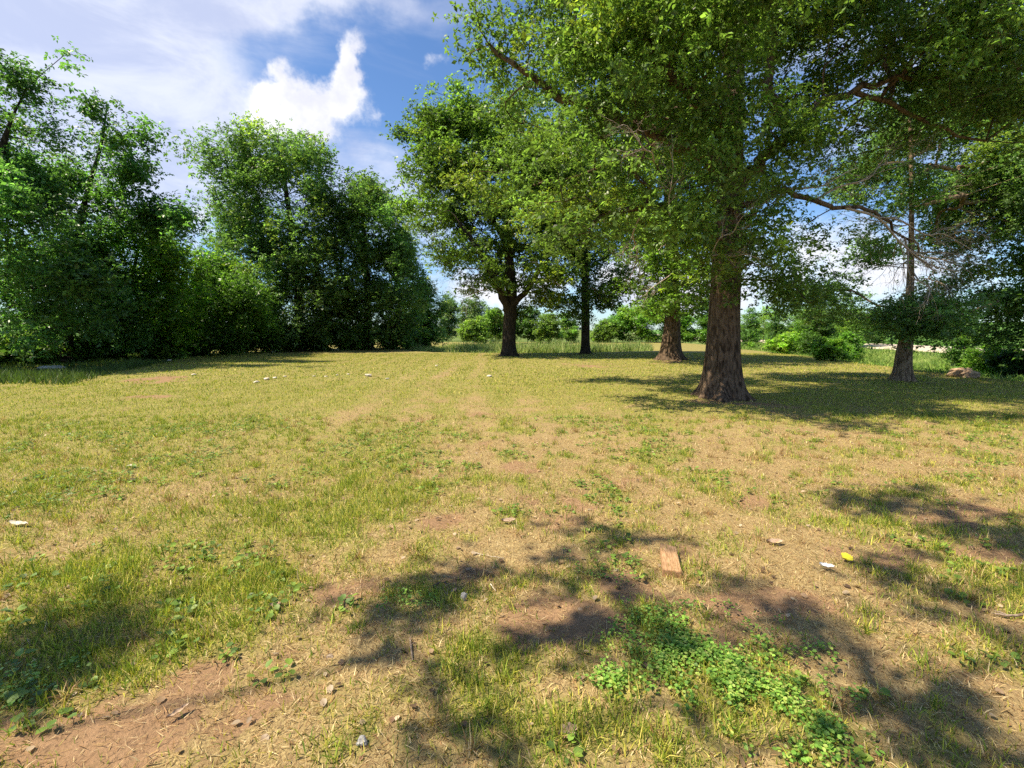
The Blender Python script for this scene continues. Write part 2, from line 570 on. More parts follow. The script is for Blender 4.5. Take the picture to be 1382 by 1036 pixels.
def trunk_tube(geo, pts, rads, sides, seed, flare=1.9, furrow=0.035):
    """trunk with root flare and bark furrows; pts from the ground up"""
    p, r = catmull(pts, rads, 14)
    n = len(p)
    z = p[:, 2] - p[0, 2]
    th = np.arange(sides) * 2 * PI / sides
    R0 = rads[0]
    zc = np.clip(z, 0, 50)
    fl = .45 * np.exp(-zc / (R0 * 1.5))
    toe = np.exp(-zc / (R0 * .42))
    rt = np.random.default_rng(seed)
    ph = rt.uniform(0, 6.28, 3)
    lobes = np.clip(.5 + .5 * np.cos(6 * th + ph[0] + 0.9 * np.sin(2 * th + ph[1])), 0, 1) ** 1.6 * (1 + .5 * np.cos(2 * th + ph[2]))
    rr_ = r[:, None] * (1 + (flare - 1) * (fl[:, None] * (.7 + .5 * lobes[None, :]) + toe[:, None] * (.1 + .9 * lobes[None, :])))
    rr_ = rr_ * (1 + 0.035 * np.cos(3 * th + ph[1])[None, :] + furrow * fbm(th[None, :] * 7 / 6.28 * 3 + 0 * z[:, None], z[:, None] * 0.9 + 0 * th[None, :], 0.9, 3, seed))
    ring = np.stack([p[:, 0][:, None] + rr_ * np.cos(th)[None, :], p[:, 1][:, None] + rr_ * np.sin(th)[None, :], np.repeat(p[:, 2][:, None], sides, 1)], -1)
    a = np.arange(n - 1)[:, None] * sides + np.arange(sides)[None, :]
    b = np.arange(n - 1)[:, None] * sides + (np.arange(sides)[None, :] + 1) % sides
    geo.add(ring.reshape(-1, 3), np.stack([a, b, b + sides, a + sides], -1).reshape(-1, 4))


def leaf_templates(kinds, per, shape, seed):
    """rosettes of leaves round a twig end, unit leaf length. returns (kinds, per*V, 3)"""
    rt = np.random.default_rng(seed)
    outl = []
    for _ in range(kinds):
        vs = []
        for q in range(per):
            az = q * 2.4 + rt.uniform(-0.5, 0.5)
            dr = rt.uniform(-0.9, 0.45)
            L = rt.uniform(0.5, 1.3)
            w = L * shape * rt.uniform(0.8, 1.2)
            d = np.array([math.cos(az) * math.cos(dr), math.sin(az) * math.cos(dr), math.sin(dr)])
            s = np.cross(d, [0, 0, 1.0])
            s /= np.linalg.norm(s) + 1e-9
            up = np.cross(s, d)
            roll = rt.uniform(-0.7, 0.7)
            s2 = s * math.cos(roll) + up * math.sin(roll)
            up2 = np.cross(s2, d)
            b = d * 0.12 + np.array([0, 0, rt.uniform(-.35, .35)])
            vs += [b, b + d * L * 0.55 + s2 * w * 0.5 + up2 * 0.07, b + d * L - up2 * 0.12, b + d * L * 0.5 - s2 * w * 0.5 + up2 * 0.07]
        outl.append(np.array(vs))
    return np.array(outl)


TPL = leaf_templates(14, 7, 0.5, 3)


def rand_rot(n, rt, tilt):
    az = rt.uniform(0, 2 * PI, n)
    tl = rt.normal(0, tilt, n)
    ax = rt.uniform(0, 2 * PI, n)
    c, s = np.cos(az), np.sin(az)
    Z = np.zeros(n)
    O = np.ones(n)
    Rz = np.stack([np.stack([c, -s, Z], -1), np.stack([s, c, Z], -1), np.stack([Z, Z, O], -1)], 1)
    kx, ky = np.cos(ax), np.sin(ax)
    ct, st = np.cos(tl), np.sin(tl)
    v = 1 - ct
    Rt = np.stack([np.stack([ct + kx * kx * v, kx * ky * v, ky * st], -1),
                   np.stack([kx * ky * v, ct + ky * ky * v, -kx * st], -1),
                   np.stack([-ky * st, kx * st, ct], -1)], 1)
    return Rt @ Rz


def foliage(name, pts, size, col, colvar, rt, parent, mat, tilt=0.55, yellow=0.12, clump_id=None):
    n = len(pts)
    kind = rt.integers(0, len(TPL), n)
    R = rand_rot(n, rt, tilt)
    sz = size * rt.uniform(.65, 1.2, n)
    if clump_id is not None:
        sz = sz * rt.uniform(.8, 1.25, clump_id.max() + 1)[clump_id]
    T = TPL[kind]                                        # n, 28, 3
    V_ = np.einsum('nij,nkj->nki', R, T) * sz[:, None, None] + pts[:, None, :]
    m = T.shape[1]
    nl = m // 4
    b = (np.arange(n)[:, None] * m + np.arange(nl)[None, :] * 4).ravel()
    f1 = np.stack([b, b + 1, b + 2, b + 3], -1)
    # colour per leaf
    if clump_id is not None:
        cr = rt.normal(0, 1, clump_id.max() + 1)[clump_id]
        cy = rt.uniform(0, 1, clump_id.max() + 1)[clump_id]
    else:
        cr = rt.normal(0, 1, n)
        cy = rt.uniform(0, 1, n)
    val = np.exp((cr[:, None] * 0.5 + rt.normal(0, 1, (n, nl)) * 0.8) * colvar)
    yel = np.clip((cy[:, None] > 1 - yellow) * rt.uniform(0, 1, (n, nl)) + 0.12 * rt.uniform(0, 1, (n, nl)), 0, 1)
    base = np.array(col)
    yc = np.array([base[0] * 2.0, base[1] * 1.45, base[2] * 0.9])
    C_ = (base[None, None, :] * (1 - yel[..., None]) + yc[None, None, :] * yel[..., None]) * val[..., None]
    C_ = np.repeat(C_.reshape(-1, 3), 4, axis=0)
    return mesh_np(name, V_.reshape(-1, 3), [f1], mat, C_, parent)


def grow(seed_nodes, seed_par, seed_path, attr, bf):
    """connect attractors to the seed nodes as a balanced spanning tree"""
    N = len(attr)
    nodes = list(seed_nodes)
    par = list(seed_par)
    path = list(seed_path)
    best = np.full(N, 1e9)
    bp = np.zeros(N, int)
    bl = np.zeros(N)

    def relax(idx):
        nonlocal best, bp, bl
        d = attr - nodes[idx]
        L = np.sqrt((d * d).sum(1))
        cost = L + bf * path[idx] + 0.55 * np.clip(-d[:, 2], 0, 9)
        m = cost < best
        best = np.where(m, cost, best)
        bp = np.where(m, idx, bp)
        bl = np.where(m, L, bl)
    for q in range(len(nodes)):
        if seed_path[q] < 900:
            relax(q)
    alive = np.ones(N, bool)
    for _ in range(N):
        t = np.where(alive, best, 1e12).argmin()
        alive[t] = False
        nodes.append(attr[t])
        par.append(int(bp[t]))
        path.append(path[bp[t]] + bl[t])
        relax(len(nodes) - 1)
    return np.array(nodes), np.array(par)


def sample_blobs(bl, spacing, rt, keep=1.0):
    """points through the ellipsoids, more of them towards the shell, at least spacing apart"""
    out = []
    for c, r, dens in bl:
        vol = 4.19 * r[0] * r[1] * r[2]
        n = max(4, int(vol / spacing ** 3 * 1.15 * dens * keep))
        d = rt.normal(0, 1, (n, 3))
        d /= np.linalg.norm(d, axis=1, keepdims=True)
        q = rt.uniform(0, 1, n) ** 0.42
        q = q * (1 + 0.16 * rt.normal(0, 1, n))
        out.append(c + d * q[:, None] * r)
    a = np.concatenate(out)
    a = a[rt.permutation(len(a))]
    cell = {}
    res = []
    g = spacing * 0.72
    for pt in a:
        kx = tuple(np.floor(pt / g).astype(int))
        if kx in cell:
            continue
        cell[kx] = 1
        res.append(pt)
    return np.array(res)


def tree(name, label, cat, base, trunk, blobs_, spacing, n_ros, leaf, col, group=None, limbs=(), bark=None, seed=1,
         tip_r=0.012, pad=0.42, bf=0.32, crown_from=0.0, yellow=0.12, colvar=0.42, sides=10, flare=1.9, expo=None, tilt=0.55,
         dead=(), bigsides=28, dead_mat=None, vpad=0.62):
    """base (x,y,z); trunk: [(point, radius)...] from the ground up; blobs_: [(centre, radii, density)]"""
    rt = np.random.default_rng(seed)
    root = empty(name, base)
    bpy.context.view_layer.update()
    tag(root, label, cat, group)
    tp = np.array([t[0] for t in trunk], float)
    tr_ = np.array([t[1] for t in trunk], float)
    geo = Geo()
    trunk_tube(geo, tp, tr_, bigsides, seed, flare)
    sp, sr = catmull(tp, tr_, 4)
    nodes, par, path, rmin = [], [], [], []
    for q, pt in enumerate(sp):
        nodes.append(pt)
        par.append(q - 1)
        z = pt[2] - base[2]
        path.append(z * 0.6 if z >= crown_from else 999)
        rmin.append(sr[q])
    n_trunk = len(nodes)
    for lb in limbs:
        lp = np.array([t[0] for t in lb], float)
        lr = np.array([t[1] for t in lb], float)
        qp, qr = catmull(lp, lr, 5)
        qp[1:-1] += rt.normal(0, 0.05, qp[1:-1].shape)
        tube(geo, qp, qr, 12)
        d0 = np.linalg.norm(sp - qp[0], axis=1).argmin()
        prev = d0
        pl = path[d0] if path[d0] < 900 else 2.0
        for q in range(1, len(qp)):
            nodes.append(qp[q])
            par.append(prev)
            pl += np.linalg.norm(qp[q] - qp[q - 1]) * 0.6
            path.append(pl)
            rmin.append(qr[q])
            prev = len(nodes) - 1
    n_seed = len(nodes)
    spacing, pad, n_ros = spacing * 1.12, pad * 0.74, int(n_ros * 0.85)
    attr = sample_blobs(blobs_, spacing, rt)
    nodes, par = grow(nodes, par, path, attr, bf)
    N = len(nodes)
    cnt = np.zeros(N)
    kids = [[] for _ in range(N)]
    for q in range(n_seed, N):
        kids[par[q]].append(q)
    for q in range(N - 1, n_seed - 1, -1):
        if not kids[q]:
            cnt[q] += 1
        if par[q] >= n_seed:
            cnt[par[q]] += cnt[q]
    ex = expo or 0.5
    rad_ = tip_r * np.maximum(cnt, 1) ** ex
    for q in range(n_seed, N):
        # chains start where a node is not the main child of its parent
        p_ = par[q]
        main = (p_ >= n_seed) and (max(kids[p_], key=lambda k_: cnt[k_]) == q)
        if main:
            continue
        ch = [p_, q]
        c = q
        while kids[c]:
            c = max(kids[c], key=lambda k_: cnt[k_])
            ch.append(c)
        pts = nodes[ch].copy()
        r_ = np.array([rad_[k_] for k_ in ch])
        if p_ < n_seed:
            r_[0] = min(r_[1] * 1.4, rmin[p_] * 0.85)
        else:
            r_[0] = min(rad_[p_], r_[1] * 1.3)
        r_[-1] *= 0.5
        big = r_.max() > 0.05
        if len(ch) > 2 or big:
            pts[1:] += rt.normal(0, 0.03, pts[1:].shape)
            pts, r_ = catmull(pts, r_, 3 if big else 2)
        tube(geo, pts, r_, 8 if r_.max() > 0.12 else 5 if big else 3)
    geo.build('trunk', bark or M_BARK, root, smooth=True)
    # dead bare branches as a part of their own
    if dead:
        for st, en, r0 in dead:
            dg = Geo()
            nd_ = nodes[4:]
            near = nd_[np.linalg.norm(nd_ - np.array(st), axis=1).argmin()]
            if np.linalg.norm(near - np.array(st)) > 2.5:
                near = np.array(st)
            bare_branch(dg, near, np.array(en), r0 * .72, rt, 0)
            dg.build('dead_branch', dead_mat or M_DEAD, root, smooth=True)
    # foliage round the thin nodes
    idx = np.array([q for q in range(n_seed, N) if cnt[q] <= 3])
    wt = rt.gamma(1.1, 1.0, len(idx)) + .08
    pick = rt.choice(len(idx), n_ros, p=wt / wt.sum())
    cen = nodes[idx][pick]
    spread = (.75 + .35 * np.sqrt(wt / wt.mean()))[pick]
    off = rt.normal(0, 1, (n_ros, 3)) * np.array([pad, pad, pad * vpad]) * spread[:, None]
    pts = cen + off
    dc = cen - np.mean(nodes[n_seed:], axis=0)
    foliage('crown', pts, leaf, col, colvar, rt, root, M_LEAF, clump_id=pick, yellow=yellow, tilt=tilt)
    return root


def bare_branch(geo, a, b, r0, rt, lvl):
    n = 5 if lvl == 0 else 4
    L = np.linalg.norm(b - a)
    pts = a + (b - a) * np.linspace(0, 1, n)[:, None]
    pts[1:] += rt.normal(0, L * 0.045, (n - 1, 3))
    rs = np.linspace(r0, r0 * 0.3, n)
    p2, r2 = catmull(pts, rs, 3)
    tube(geo, p2, r2, 5 if lvl == 0 else 3)
    if lvl >= 3:
        return
    for q in range((9, 6, 3)[lvl]):
        t = rt.uniform(0.2, 1.0)
        s = a + (b - a) * t
        q0 = np.abs(np.linalg.norm(p2 - s, axis=1)).argmin()
        s = p2[q0]
        d = (b - a) / L
        side = rt.normal(0, 1, 3)
        side -= d * side.dot(d)
        side /= np.linalg.norm(side)
        nd = d * 0.75 + side * rt.uniform(0.5, 0.9)
        nd /= np.linalg.norm(nd)
        bare_branch(geo, s, s + nd * L * rt.uniform(0.28, 0.5), r2[q0] * 0.6, rt, lvl + 1)


def pb(depth, lst, rdep=None, dens=1.0):
    """blobs given by photograph pixels: (x, y, rx, ry[, depth offset[, radius along depth[, density]]])"""
    out = []
    for b in lst:
        d = depth + (b[4] if len(b) > 4 else 0)
        rd = b[5] if len(b) > 5 else (rdep or (b[2] + b[3]) / 2 / FPX * d)
        out.append((P(b[0], b[1], d), np.array([b[2] / FPX * d, rd, b[3] / FPX * d]), b[6] if len(b) > 6 else dens))
    return out


def pt(px, py, depth):
    return P(px, py, depth)


def ground_at(px, py):
    x, y = G(px, py)
    return np.array([x, y, float(height(np.array([x]), np.array([y]))[0])])


# ------------------------------------------------------------------ the oaks
OAK = (0.108, 0.175, 0.046)
g_oak = 'big oaks standing on the mown lawn'

bA = ground_at(975, 536)
dA = bA[1]
topA = lambda px, py, o=0: pt(px, py, dA + o)


def oakA():
    limbs = [
        [(topA(985, 265), .17), (topA(1030, 215, .2), .14), (topA(1080, 165, .1), .115), (topA(1130, 128, 0), .085), (topA(1230, 105, -.1), .055), (topA(1380, 92, 0), .03)],
        [(topA(1062, 180, .1), .12), (topA(1040, 110, .2), .11), (topA(1050, 30, .4), .09), (topA(1080, -60, .6), .08)],
        [(topA(982, 235), .17), (topA(900, 185, -.4), .14), (topA(820, 160, -.6), .12), (topA(740, 118, -.6), .08), (topA(660, 60, -.6), .04)],
        [(topA(981, 285), .09), (topA(1060, 264, -.2), .065), (topA(1130, 278, -.2), .05), (topA(1190, 292, 0), .035), (topA(1240, 340, .2), .02)],
        [(topA(980, 330), .12), (topA(930, 290, -.8), .09), (topA(870, 280, -1.6), .07), (topA(800, 300, -1.7), .04)],
        [(topA(985, 210), .13), (topA(960, 150, -1.0), .10), (topA(900, 100, -2.0), .08), (topA(860, 40, -2.4), .05)],
        [(topA(1150, 122, 0), .06), (topA(1240, 160, .2), .045), (topA(1330, 190, .4), .025)],
        [(topA(989, 160), .14), (topA(975, 60, .2), .11), (topA(930, -20, .6), .07)],
    ]
    dead = [(topA(1135, 285, -.2), topA(1290, 378, -.4), .045), (topA(1190, 292, 0), topA(1305, 330, -.2), .035),
            (topA(1225, 318, .1), topA(1250, 412, -.6), .035), (topA(1110, 262, 0), topA(1215, 205, .2), .04),
            (topA(1060, 262, -.2), topA(1170, 225, -.3), .035), (topA(930, 290, -2.6), topA(905, 205, -3.2), .02),
            (topA(960, 300, -2.2), topA(1020, 275, -2.4), .02), (topA(975, 330, -1.6), topA(1025, 345, -1.9), .02),
            (topA(1290, 100, -1.0), topA(1345, 40, -1.6), .02),
            (topA(870, 280, -1.8), topA(850, 380, -1.0), .03), (topA(890, 190, -3.6), topA(840, 165, -3.9), .02)]
    bl = pb(dA, [(660, 45, 62, 40, -.6, 1.5), (745, 55, 45, 45, -1, 1.4), (690, 118, 50, 22, -.4, 1.1), (800, 60, 60, 60, -1.5, 1.8), (870, 120, 90, 80, -2.2, 1.7),
             (830, 225, 85, 60, -2.2, 1.5), (885, 215, 60, 60, -2.6, 1.2), (790, 300, 52, 32, -1.6, 1.2), (745, 335, 34, 22, -1.2, .9), (900, 300, 70, 55, -1.6, 1.3),
             (850, 30, 90, 60, -2.6, 1.9), (950, 40, 90, 80, -2.2, 1.8), (960, 160, 70, 50, -2.4, 1.2), (950, 250, 60, 50, -1.8, 1.0),
             (720, 280, 28, 18, -.8, .8),
             (960, 340, 50, 40, -1.0, 1.0), (1030, 365, 60, 38, -.4, 1.3), (1075, 395, 40, 26, .2, 1.1), (1020, 300, 50, 45, 0.2, 1.2), (955, 385, 36, 22, -.7, .8),
             (1080, 330, 45, 32, .6, 1.2),
             (1060, 60, 80, 70, 1.0, 1.8, .7), (1150, 60, 90, 60, .6, 2.0, 1.0), (1220, 170, 60, 30, .5, 1.3, .9), (1125, 140, 50, 26, -.9, 1.0, 1.2), (1060, 200, 36, 26, -.8, .8, 1.2), (1140, 200, 50, 24, 1.6, 1.2, .9), (1100, 110, 50, 30, 1.0, 1.2, 1.0), (1085, 215, 50, 28, 1.5, 1.2, .7), (670, 255, 50, 36, 3.2, 1.6, .9), (740, 250, 40, 34, 2.6, 1.4, .8), (1300, 20, 100, 40, -1.5, 2, .8), (1120, 175, 60, 26, 1.2, 1.4, .2), (1240, 40, 90, 55, .2, 2.2), (1330, 60, 80, 60, 0, 2.2),
             (1260, 130, 90, 36, 0, 1.8), (1370, 150, 60, 50, .2, 2.0), (1420, 60, 80, 70, 0, 2.2), (1040, 230, 60, 40, 1.4, 1.5, .5),
             (900, 60, 90, 70, 3.5, 2.2, .3), (1000, -80, 200, 70, 0, 4.0, .8), (1250, -80, 160, 60, 0, 3.6, .8), (780, -60, 140, 60, -.5, 3.4, .8),
             (1000, -220, 150, 90, 0, 3.5, .6), (985, 350, 45, 34, -1.5, 1.0), (1000, 270, 50, 45, -1.3, .9), (1000, 180, 55, 50, -1.5, .9), (1010, 90, 60, 50, -1.6, 1.0), (760, 200, 70, 70, 3.2, 1.6, .5), (820, 300, 70, 40, 4.2, 1.6, .4), (900, 180, 80, 70, 3.5, 2.0, .4)])
    tree('oak_tree', 'nearest and largest oak with thick flared trunk, right of the picture centre', 'oak tree', bA - [0, 0, 0.1],
         [(bA - [0, 0, .1], .43), (topA(976, 480), .385), (topA(979, 400), .34), (topA(983, 300), .30), (topA(988, 200), .25),
          (topA(992, 80), .19), (topA(990, -60), .13), (topA(985, -250), .06)],
         bl, 0.72, 56000, 0.098, OAK, g_oak, limbs=limbs, dead=dead, seed=5, crown_from=2.8, bark=M_BARK, bigsides=72, pad=0.40, yellow=.16, tip_r=.011)


def oak(label, px, py, trunk_px, lst, seed, spacing, n, leaf, col=OAK, limbs=(), dead=(), bark=None, cf=2.5, rdep=None, flare=1.8, pad=.5, yellow=.12, depth=None, vpad=.62, name='oak_tree', cat='oak tree', group=g_oak, tip_r=.014, bf=.32):
    b = ground_at(px, py) if depth is None else np.array([*P(px, py, depth)[:2], 0.0])
    if depth is not None:
        b[2] = float(height(b[:1], b[1:2])[0])
    d = b[1]
    tk = [(b - [0, 0, .1], trunk_px[0][2] / 2 / FPX * d)] + [(P(x, y, d), w / 2 / FPX * d) for x, y, w in trunk_px[1:]]
    lm = [[(P(x, y, d + o), w / 2 / FPX * d) for x, y, o, w in L] for L in limbs]
    dd = [(P(a[0], a[1], d + a[2]), P(b_[0], b_[1], d + b_[2]), r) for a, b_, r in dead]
    return tree(name, label, cat, b - [0, 0, .1], tk, pb(d, lst, rdep), spacing, n, leaf, col, group, limbs=lm, dead=dd,
                bark=bark, seed=seed, crown_from=cf, flare=flare, pad=pad, yellow=yellow, tip_r=tip_r, bf=bf, vpad=vpad)


oakA()

oak('oak behind the nearest oak, stout brown trunk half hidden by drooping leaves', 905, 486,
    [(905, 486, 24), (906, 455, 22), (908, 410, 19), (905, 330, 16), (903, 240, 12), (900, 150, 4)],
    [(905, 412, 42, 20, -2, 3), (870, 385, 36, 22), (940, 400, 34, 26), (860, 330, 50, 34), (930, 330, 60, 44), (890, 260, 80, 60), (900, 190, 80, 60), (880, 130, 60, 40),
     (910, 370, 50, 34, -3, 3)],
    12, 0.95, 12000, 0.19, (0.10, 0.175, 0.034), cf=4.0, rdep=4.5, dead=[((880, 350, -3), (905, 300, -4), .06), ((870, 330, -3), (835, 345, -4), .05), ((900, 360, -4), (868, 395, -4), .05)])

oak('oak left of the middle of the picture, trunk painted shade-black, splitting low above the reeds', 687, 481,
    [(687, 481, 18), (687, 455, 17), (689, 420, 17), (690, 390, 15), (686, 330, 11), (682, 250, 8), (676, 140, 2.5)],
    [(590, 185, 38, 38), (640, 170, 55, 36), (700, 165, 60, 40), (620, 235, 62, 40), (700, 235, 80, 50), (760, 240, 50, 50), (590, 285, 36, 30), (650, 300, 60, 40),
     (720, 310, 60, 40), (610, 340, 46, 28), (670, 360, 50, 30), (725, 375, 45, 26), (740, 405, 26, 16, -1, 1.6), (580, 235, 28, 24), (705, 420, 30, 12, 1, 2), (640, 385, 30, 14, 0, 2)],
    21, 1.15, 27000, 0.19, (0.105, 0.175, 0.038), bark=M_BARK_DARK_SHADED, cf=3.6, rdep=4.6,
    limbs=[[(688, 425, 0, 12), (672, 385, -.8, 10), (650, 345, -1.5, 8), (620, 300, -2, 5)], [(690, 415, 0, 9), (712, 388, -.6, 7), (740, 350, -1, 5)],
           [(687, 330, 0, 8), (650, 280, 1, 6), (600, 230, 1.5, 4)], [(684, 290, 0, 8), (730, 240, -1, 6), (760, 200, -1.5, 4)]],
    dead=[((665, 385, -1), (615, 405, -3), .05), ((655, 360, -1), (600, 375, -2), .05), ((705, 390, -1), (745, 375, -4), .05)], yellow=.1)

oak('slim dark oak at the back, third trunk from the right, beside the reed bed', 790, 478,
    [(790, 478, 12), (790, 455, 11), (790, 420, 11), (789, 350, 9), (788, 270, 6), (788, 180, 2)],
    [(790, 422, 34, 14), (808, 392, 30, 22), (770, 395, 28, 22), (795, 350, 46, 30), (770, 310, 50, 36), (815, 300, 46, 36), (790, 240, 60, 50), (785, 190, 40, 34)],
    31, 1.05, 9000, 0.21, (0.06, 0.11, 0.026), bark=M_BARK_DARK_SHADED, cf=3.0, rdep=4.0,
    dead=[((800, 370, -2), (840, 345, -4), .05), ((800, 385, -2), (835, 400, -4), .05)])

oak('oak on the right with pale brown trunk and a low skirt of leaves', 1218, 513,
    [(1218, 513, 21), (1220, 480, 18), (1224, 450, 15), (1228, 400, 9), (1230, 320, 6), (1230, 240, 4.5), (1228, 140, 4)],
    [(1240, 430, 52, 24, -.9, 1.2, 3.0), (1200, 432, 26, 16, -.8, .9, 3), (1240, 408, 30, 14, -.5, .8, 2.5), (1150, 335, 40, 30, 1, 1.3, .6), (1135, 385, 50, 28, 1, 1.4, .7), (1120, 425, 46, 18, 2, 1.3, .6),
     (1175, 415, 30, 20, .5, 1.1, .7),
     (1290, 250, 60, 44, 1, 1.8), (1220, 210, 60, 40, 1, 1.8), (1340, 220, 60, 50, 1, 1.8), (1350, 290, 60, 44, 1, 2), (1290, 320, 40, 30, 2, 1.4),
     (1310, 390, 40, 36, 2, 1.4), (1160, 240, 44, 30, 2, 1.4, .7), (1330, 150, 60, 40, 2, 2), (1250, 150, 70, 40, 2, 2), (1200, 290, 30, 30, 2, 1.2, .6), (1225, 250, 40, 34, -.3, 1.0), (1290, 300, 30, 30, .8, 1.0)],
    41, 0.66, 26000, 0.10, (0.11, 0.19, 0.065), bark=M_BARK_PALE, cf=2.2, pad=.4,
    dead=[((1229, 335, -.1), (1310, 372, -1.8), .045), ((1229, 325, -.1), (1330, 320, -1.8), .045), ((1229, 330, -.1), (1318, 342, -1.4), .045), ((1229, 350, -.1), (1300, 408, -1.6), .045), ((1229, 310, -.1), (1310, 300, -1.5), .04), ((1229, 365, -.1), (1265, 415, -1.5), .04), ((1229, 300, -.3), (1160, 300, -1), .035),
          ((1229, 370, -.3), (1175, 345, -1.2), .03), ((1229, 280, -.3), (1290, 250, -1.0), .035)])

oak('dark leafy oak at the right edge of the picture, beyond the pale trunked oak', 1440, 530,
    [(1440, 530, 30), (1442, 480, 26), (1445, 400, 22), (1448, 300, 16), (1450, 100, 5)],
    [(1375, 420, 50, 40), (1420, 440, 40, 30), (1365, 350, 50, 40), (1400, 280, 60, 50), (1460, 330, 70, 60), (1420, 200, 70, 60), (1500, 250, 80, 80), (1450, 110, 90, 60), (1345, 455, 28, 18)],
    51, 0.85, 11000, 0.14, (0.065, 0.125, 0.032), cf=1.5, rdep=1.9, bark=M_BARK_DARK_SHADED, depth=17.5)

# tree just left of the camera, outside the picture: it throws the leaf shadows on the near lawn
def shade_oak():
    sh = [(120, 845, 120, 30, 7.0), (200, 822, 60, 16, 7.2), (60, 900, 90, 30, 6.8), (30, 975, 80, 36, 6.4), (110, 870, 90, 24, 6.6),
          (800, 750, 48, 26, 7.4), (835, 728, 22, 10, 7.4), (765, 775, 26, 9, 7.2), (612, 790, 42, 10, 7.0), (520, 815, 34, 12, 7.0), (800, 850, 62, 16, 6.8), (860, 815, 34, 16, 7.0),
          (890, 850, 40, 24, 7.2), (1010, 810, 60, 12, 7.6), (1080, 850, 70, 22, 7.6), (1130, 900, 80, 30, 7.2), (1190, 950, 90, 34, 7.0), (1240, 1000, 110, 34, 6.8),
          (930, 950, 30, 20, 6.4), (970, 1010, 70, 24, 6.4), (540, 880, 36, 14, 6.6), (600, 935, 34, 10, 6.4), (640, 1010, 60, 14, 6.0),
          (1190, 682, 40, 7, 8.2), (1270, 692, 44, 9, 8.2), (1340, 720, 44, 11, 8.0), (1250, 664, 40, 4, 8.2), (1376, 745, 30, 14, 8.0),
          (1230, 775, 62, 14, 7.6), (1300, 800, 56, 14, 7.6), (1200, 755, 26, 8, 7.6), (1340, 850, 40, 12, 7.6), (1380, 900, 40, 24, 7.4)]
    bl = []
    sx, sy = TO_SUN.x / TO_SUN.z, TO_SUN.y / TO_SUN.z
    for px, py, rx, ry, h in sh:
        cx, cy, wx, wy = wpatch(px, py, rx, ry)
        bl.append((np.array([cx + sx * h, cy + sy * h, h]), np.array([wx * .8, wy * .75, .3]), 1.0))
    b = np.array([-5.5, -6.5, -0.1])
    tree('oak_tree', 'oak beside the camera, its spreading boughs shading the near grass', 'oak tree', b,
         [(b, .4), (b + [0, 0, 2.5], .33), (b + [.2, .2, 5], .28), (b + [.3, .4, 8], .2), (b + [.4, .4, 11], .06)],
         bl + [(b + [0, -.5, 8], np.array([3.5, 2.5, 2.5]), .8)], 0.36, 16000, 0.10, OAK, g_oak, seed=77, crown_from=3.5, pad=.2, tip_r=.008,
         bf=.25)


shade_oak()

# ------------------------------------------------------------------ left treeline
g_tl = 'trees of the dense row along the left side of the lawn'
TL = dict(vpad=1.0, name='deciduous_tree', cat='tree', group=g_tl, bark=M_BARK_DARK_SHADED, flare=1.5)
oak('tall airy tree at the left edge of the picture, top twigs loose against the sky', -50, 500,
    [(-50, 500, 26), (-45, 430, 22), (-30, 330, 17), (-5, 230, 11), (12, 170, 4), (35, 120, 1)],
    [(85, 78, 24, 9, 0, .8, .8), (35, 108, 34, 18, 0, 1.2, .6), (15, 160, 50, 28, 0, 1.6, .6), (80, 195, 40, 22, 0, 1.3, .5), (0, 230, 80, 40, 0, 2.4, .8), (-60, 180, 60, 60, 0, 3, .8),
     (30, 300, 80, 44, -1, 2.4), (-20, 380, 90, 50, -1, 2.4), (50, 390, 60, 44, -1, 2), (10, 440, 60, 26, -1, 1.6)],
    61, 0.95, 13000, 0.15, (0.083, 0.176, 0.052), cf=1.5, depth=20.0, pad=.45, yellow=.05, **TL)
oak('slender tree second from the left edge with open feathery side twigs', 90, 490,
    [(90, 490, 13), (92, 440, 11), (100, 360, 9), (115, 270, 6), (135, 200, 4), (145, 140, 1.5)],
    [(150, 150, 26, 16, 0, 1.2, .8), (140, 190, 40, 24, 0, 1.6, .55), (175, 235, 28, 16, 0, 1.0, .5), (115, 245, 55, 26, 0, 1.8, .7), (130, 300, 66, 36, 0, 2.6), (90, 360, 70, 44, 0, 2.6),
     (140, 420, 60, 34, 0, 2.4), (215, 290, 30, 14, 0, 1.2, .6), (60, 435, 50, 28, 0, 2), (195, 190, 14, 20, 0, .8, .6)],
    62, 1.0, 13000, 0.17, (0.082, 0.176, 0.047), cf=1.8, depth=24.5, pad=.5, yellow=.06, **TL)
oak('bright green leafy young tree in front of the left row, under the tall airy tree', 165, 482,
    [(165, 482, 10), (166, 440, 8), (175, 390, 6), (190, 320, 2)],
    [(195, 340, 50, 30), (225, 375, 44, 34), (170, 385, 50, 34), (200, 425, 66, 26), (245, 350, 20, 20), (150, 445, 50, 20)],
    63, 1.0, 9500, 0.18, (0.098, 0.200, 0.029), cf=1.2, depth=27.5, rdep=2.6, pad=.5, yellow=.2, **TL)
oak('low rounded tree filling the dip in the left row between feathery and big trees', 275, 474,
    [(275, 474, 8), (275, 440, 7), (272, 400, 5), (270, 345, 2)],
    [(265, 385, 34, 34), (300, 380, 34, 40), (250, 425, 46, 30), (310, 430, 44, 28), (235, 310, 20, 16, 0, 1.2, .5), (330, 400, 30, 36)],
    64, 1.1, 9000, 0.20, (0.087, 0.173, 0.031), cf=1.2, depth=33.0, rdep=3, pad=.55, yellow=.15, **TL)
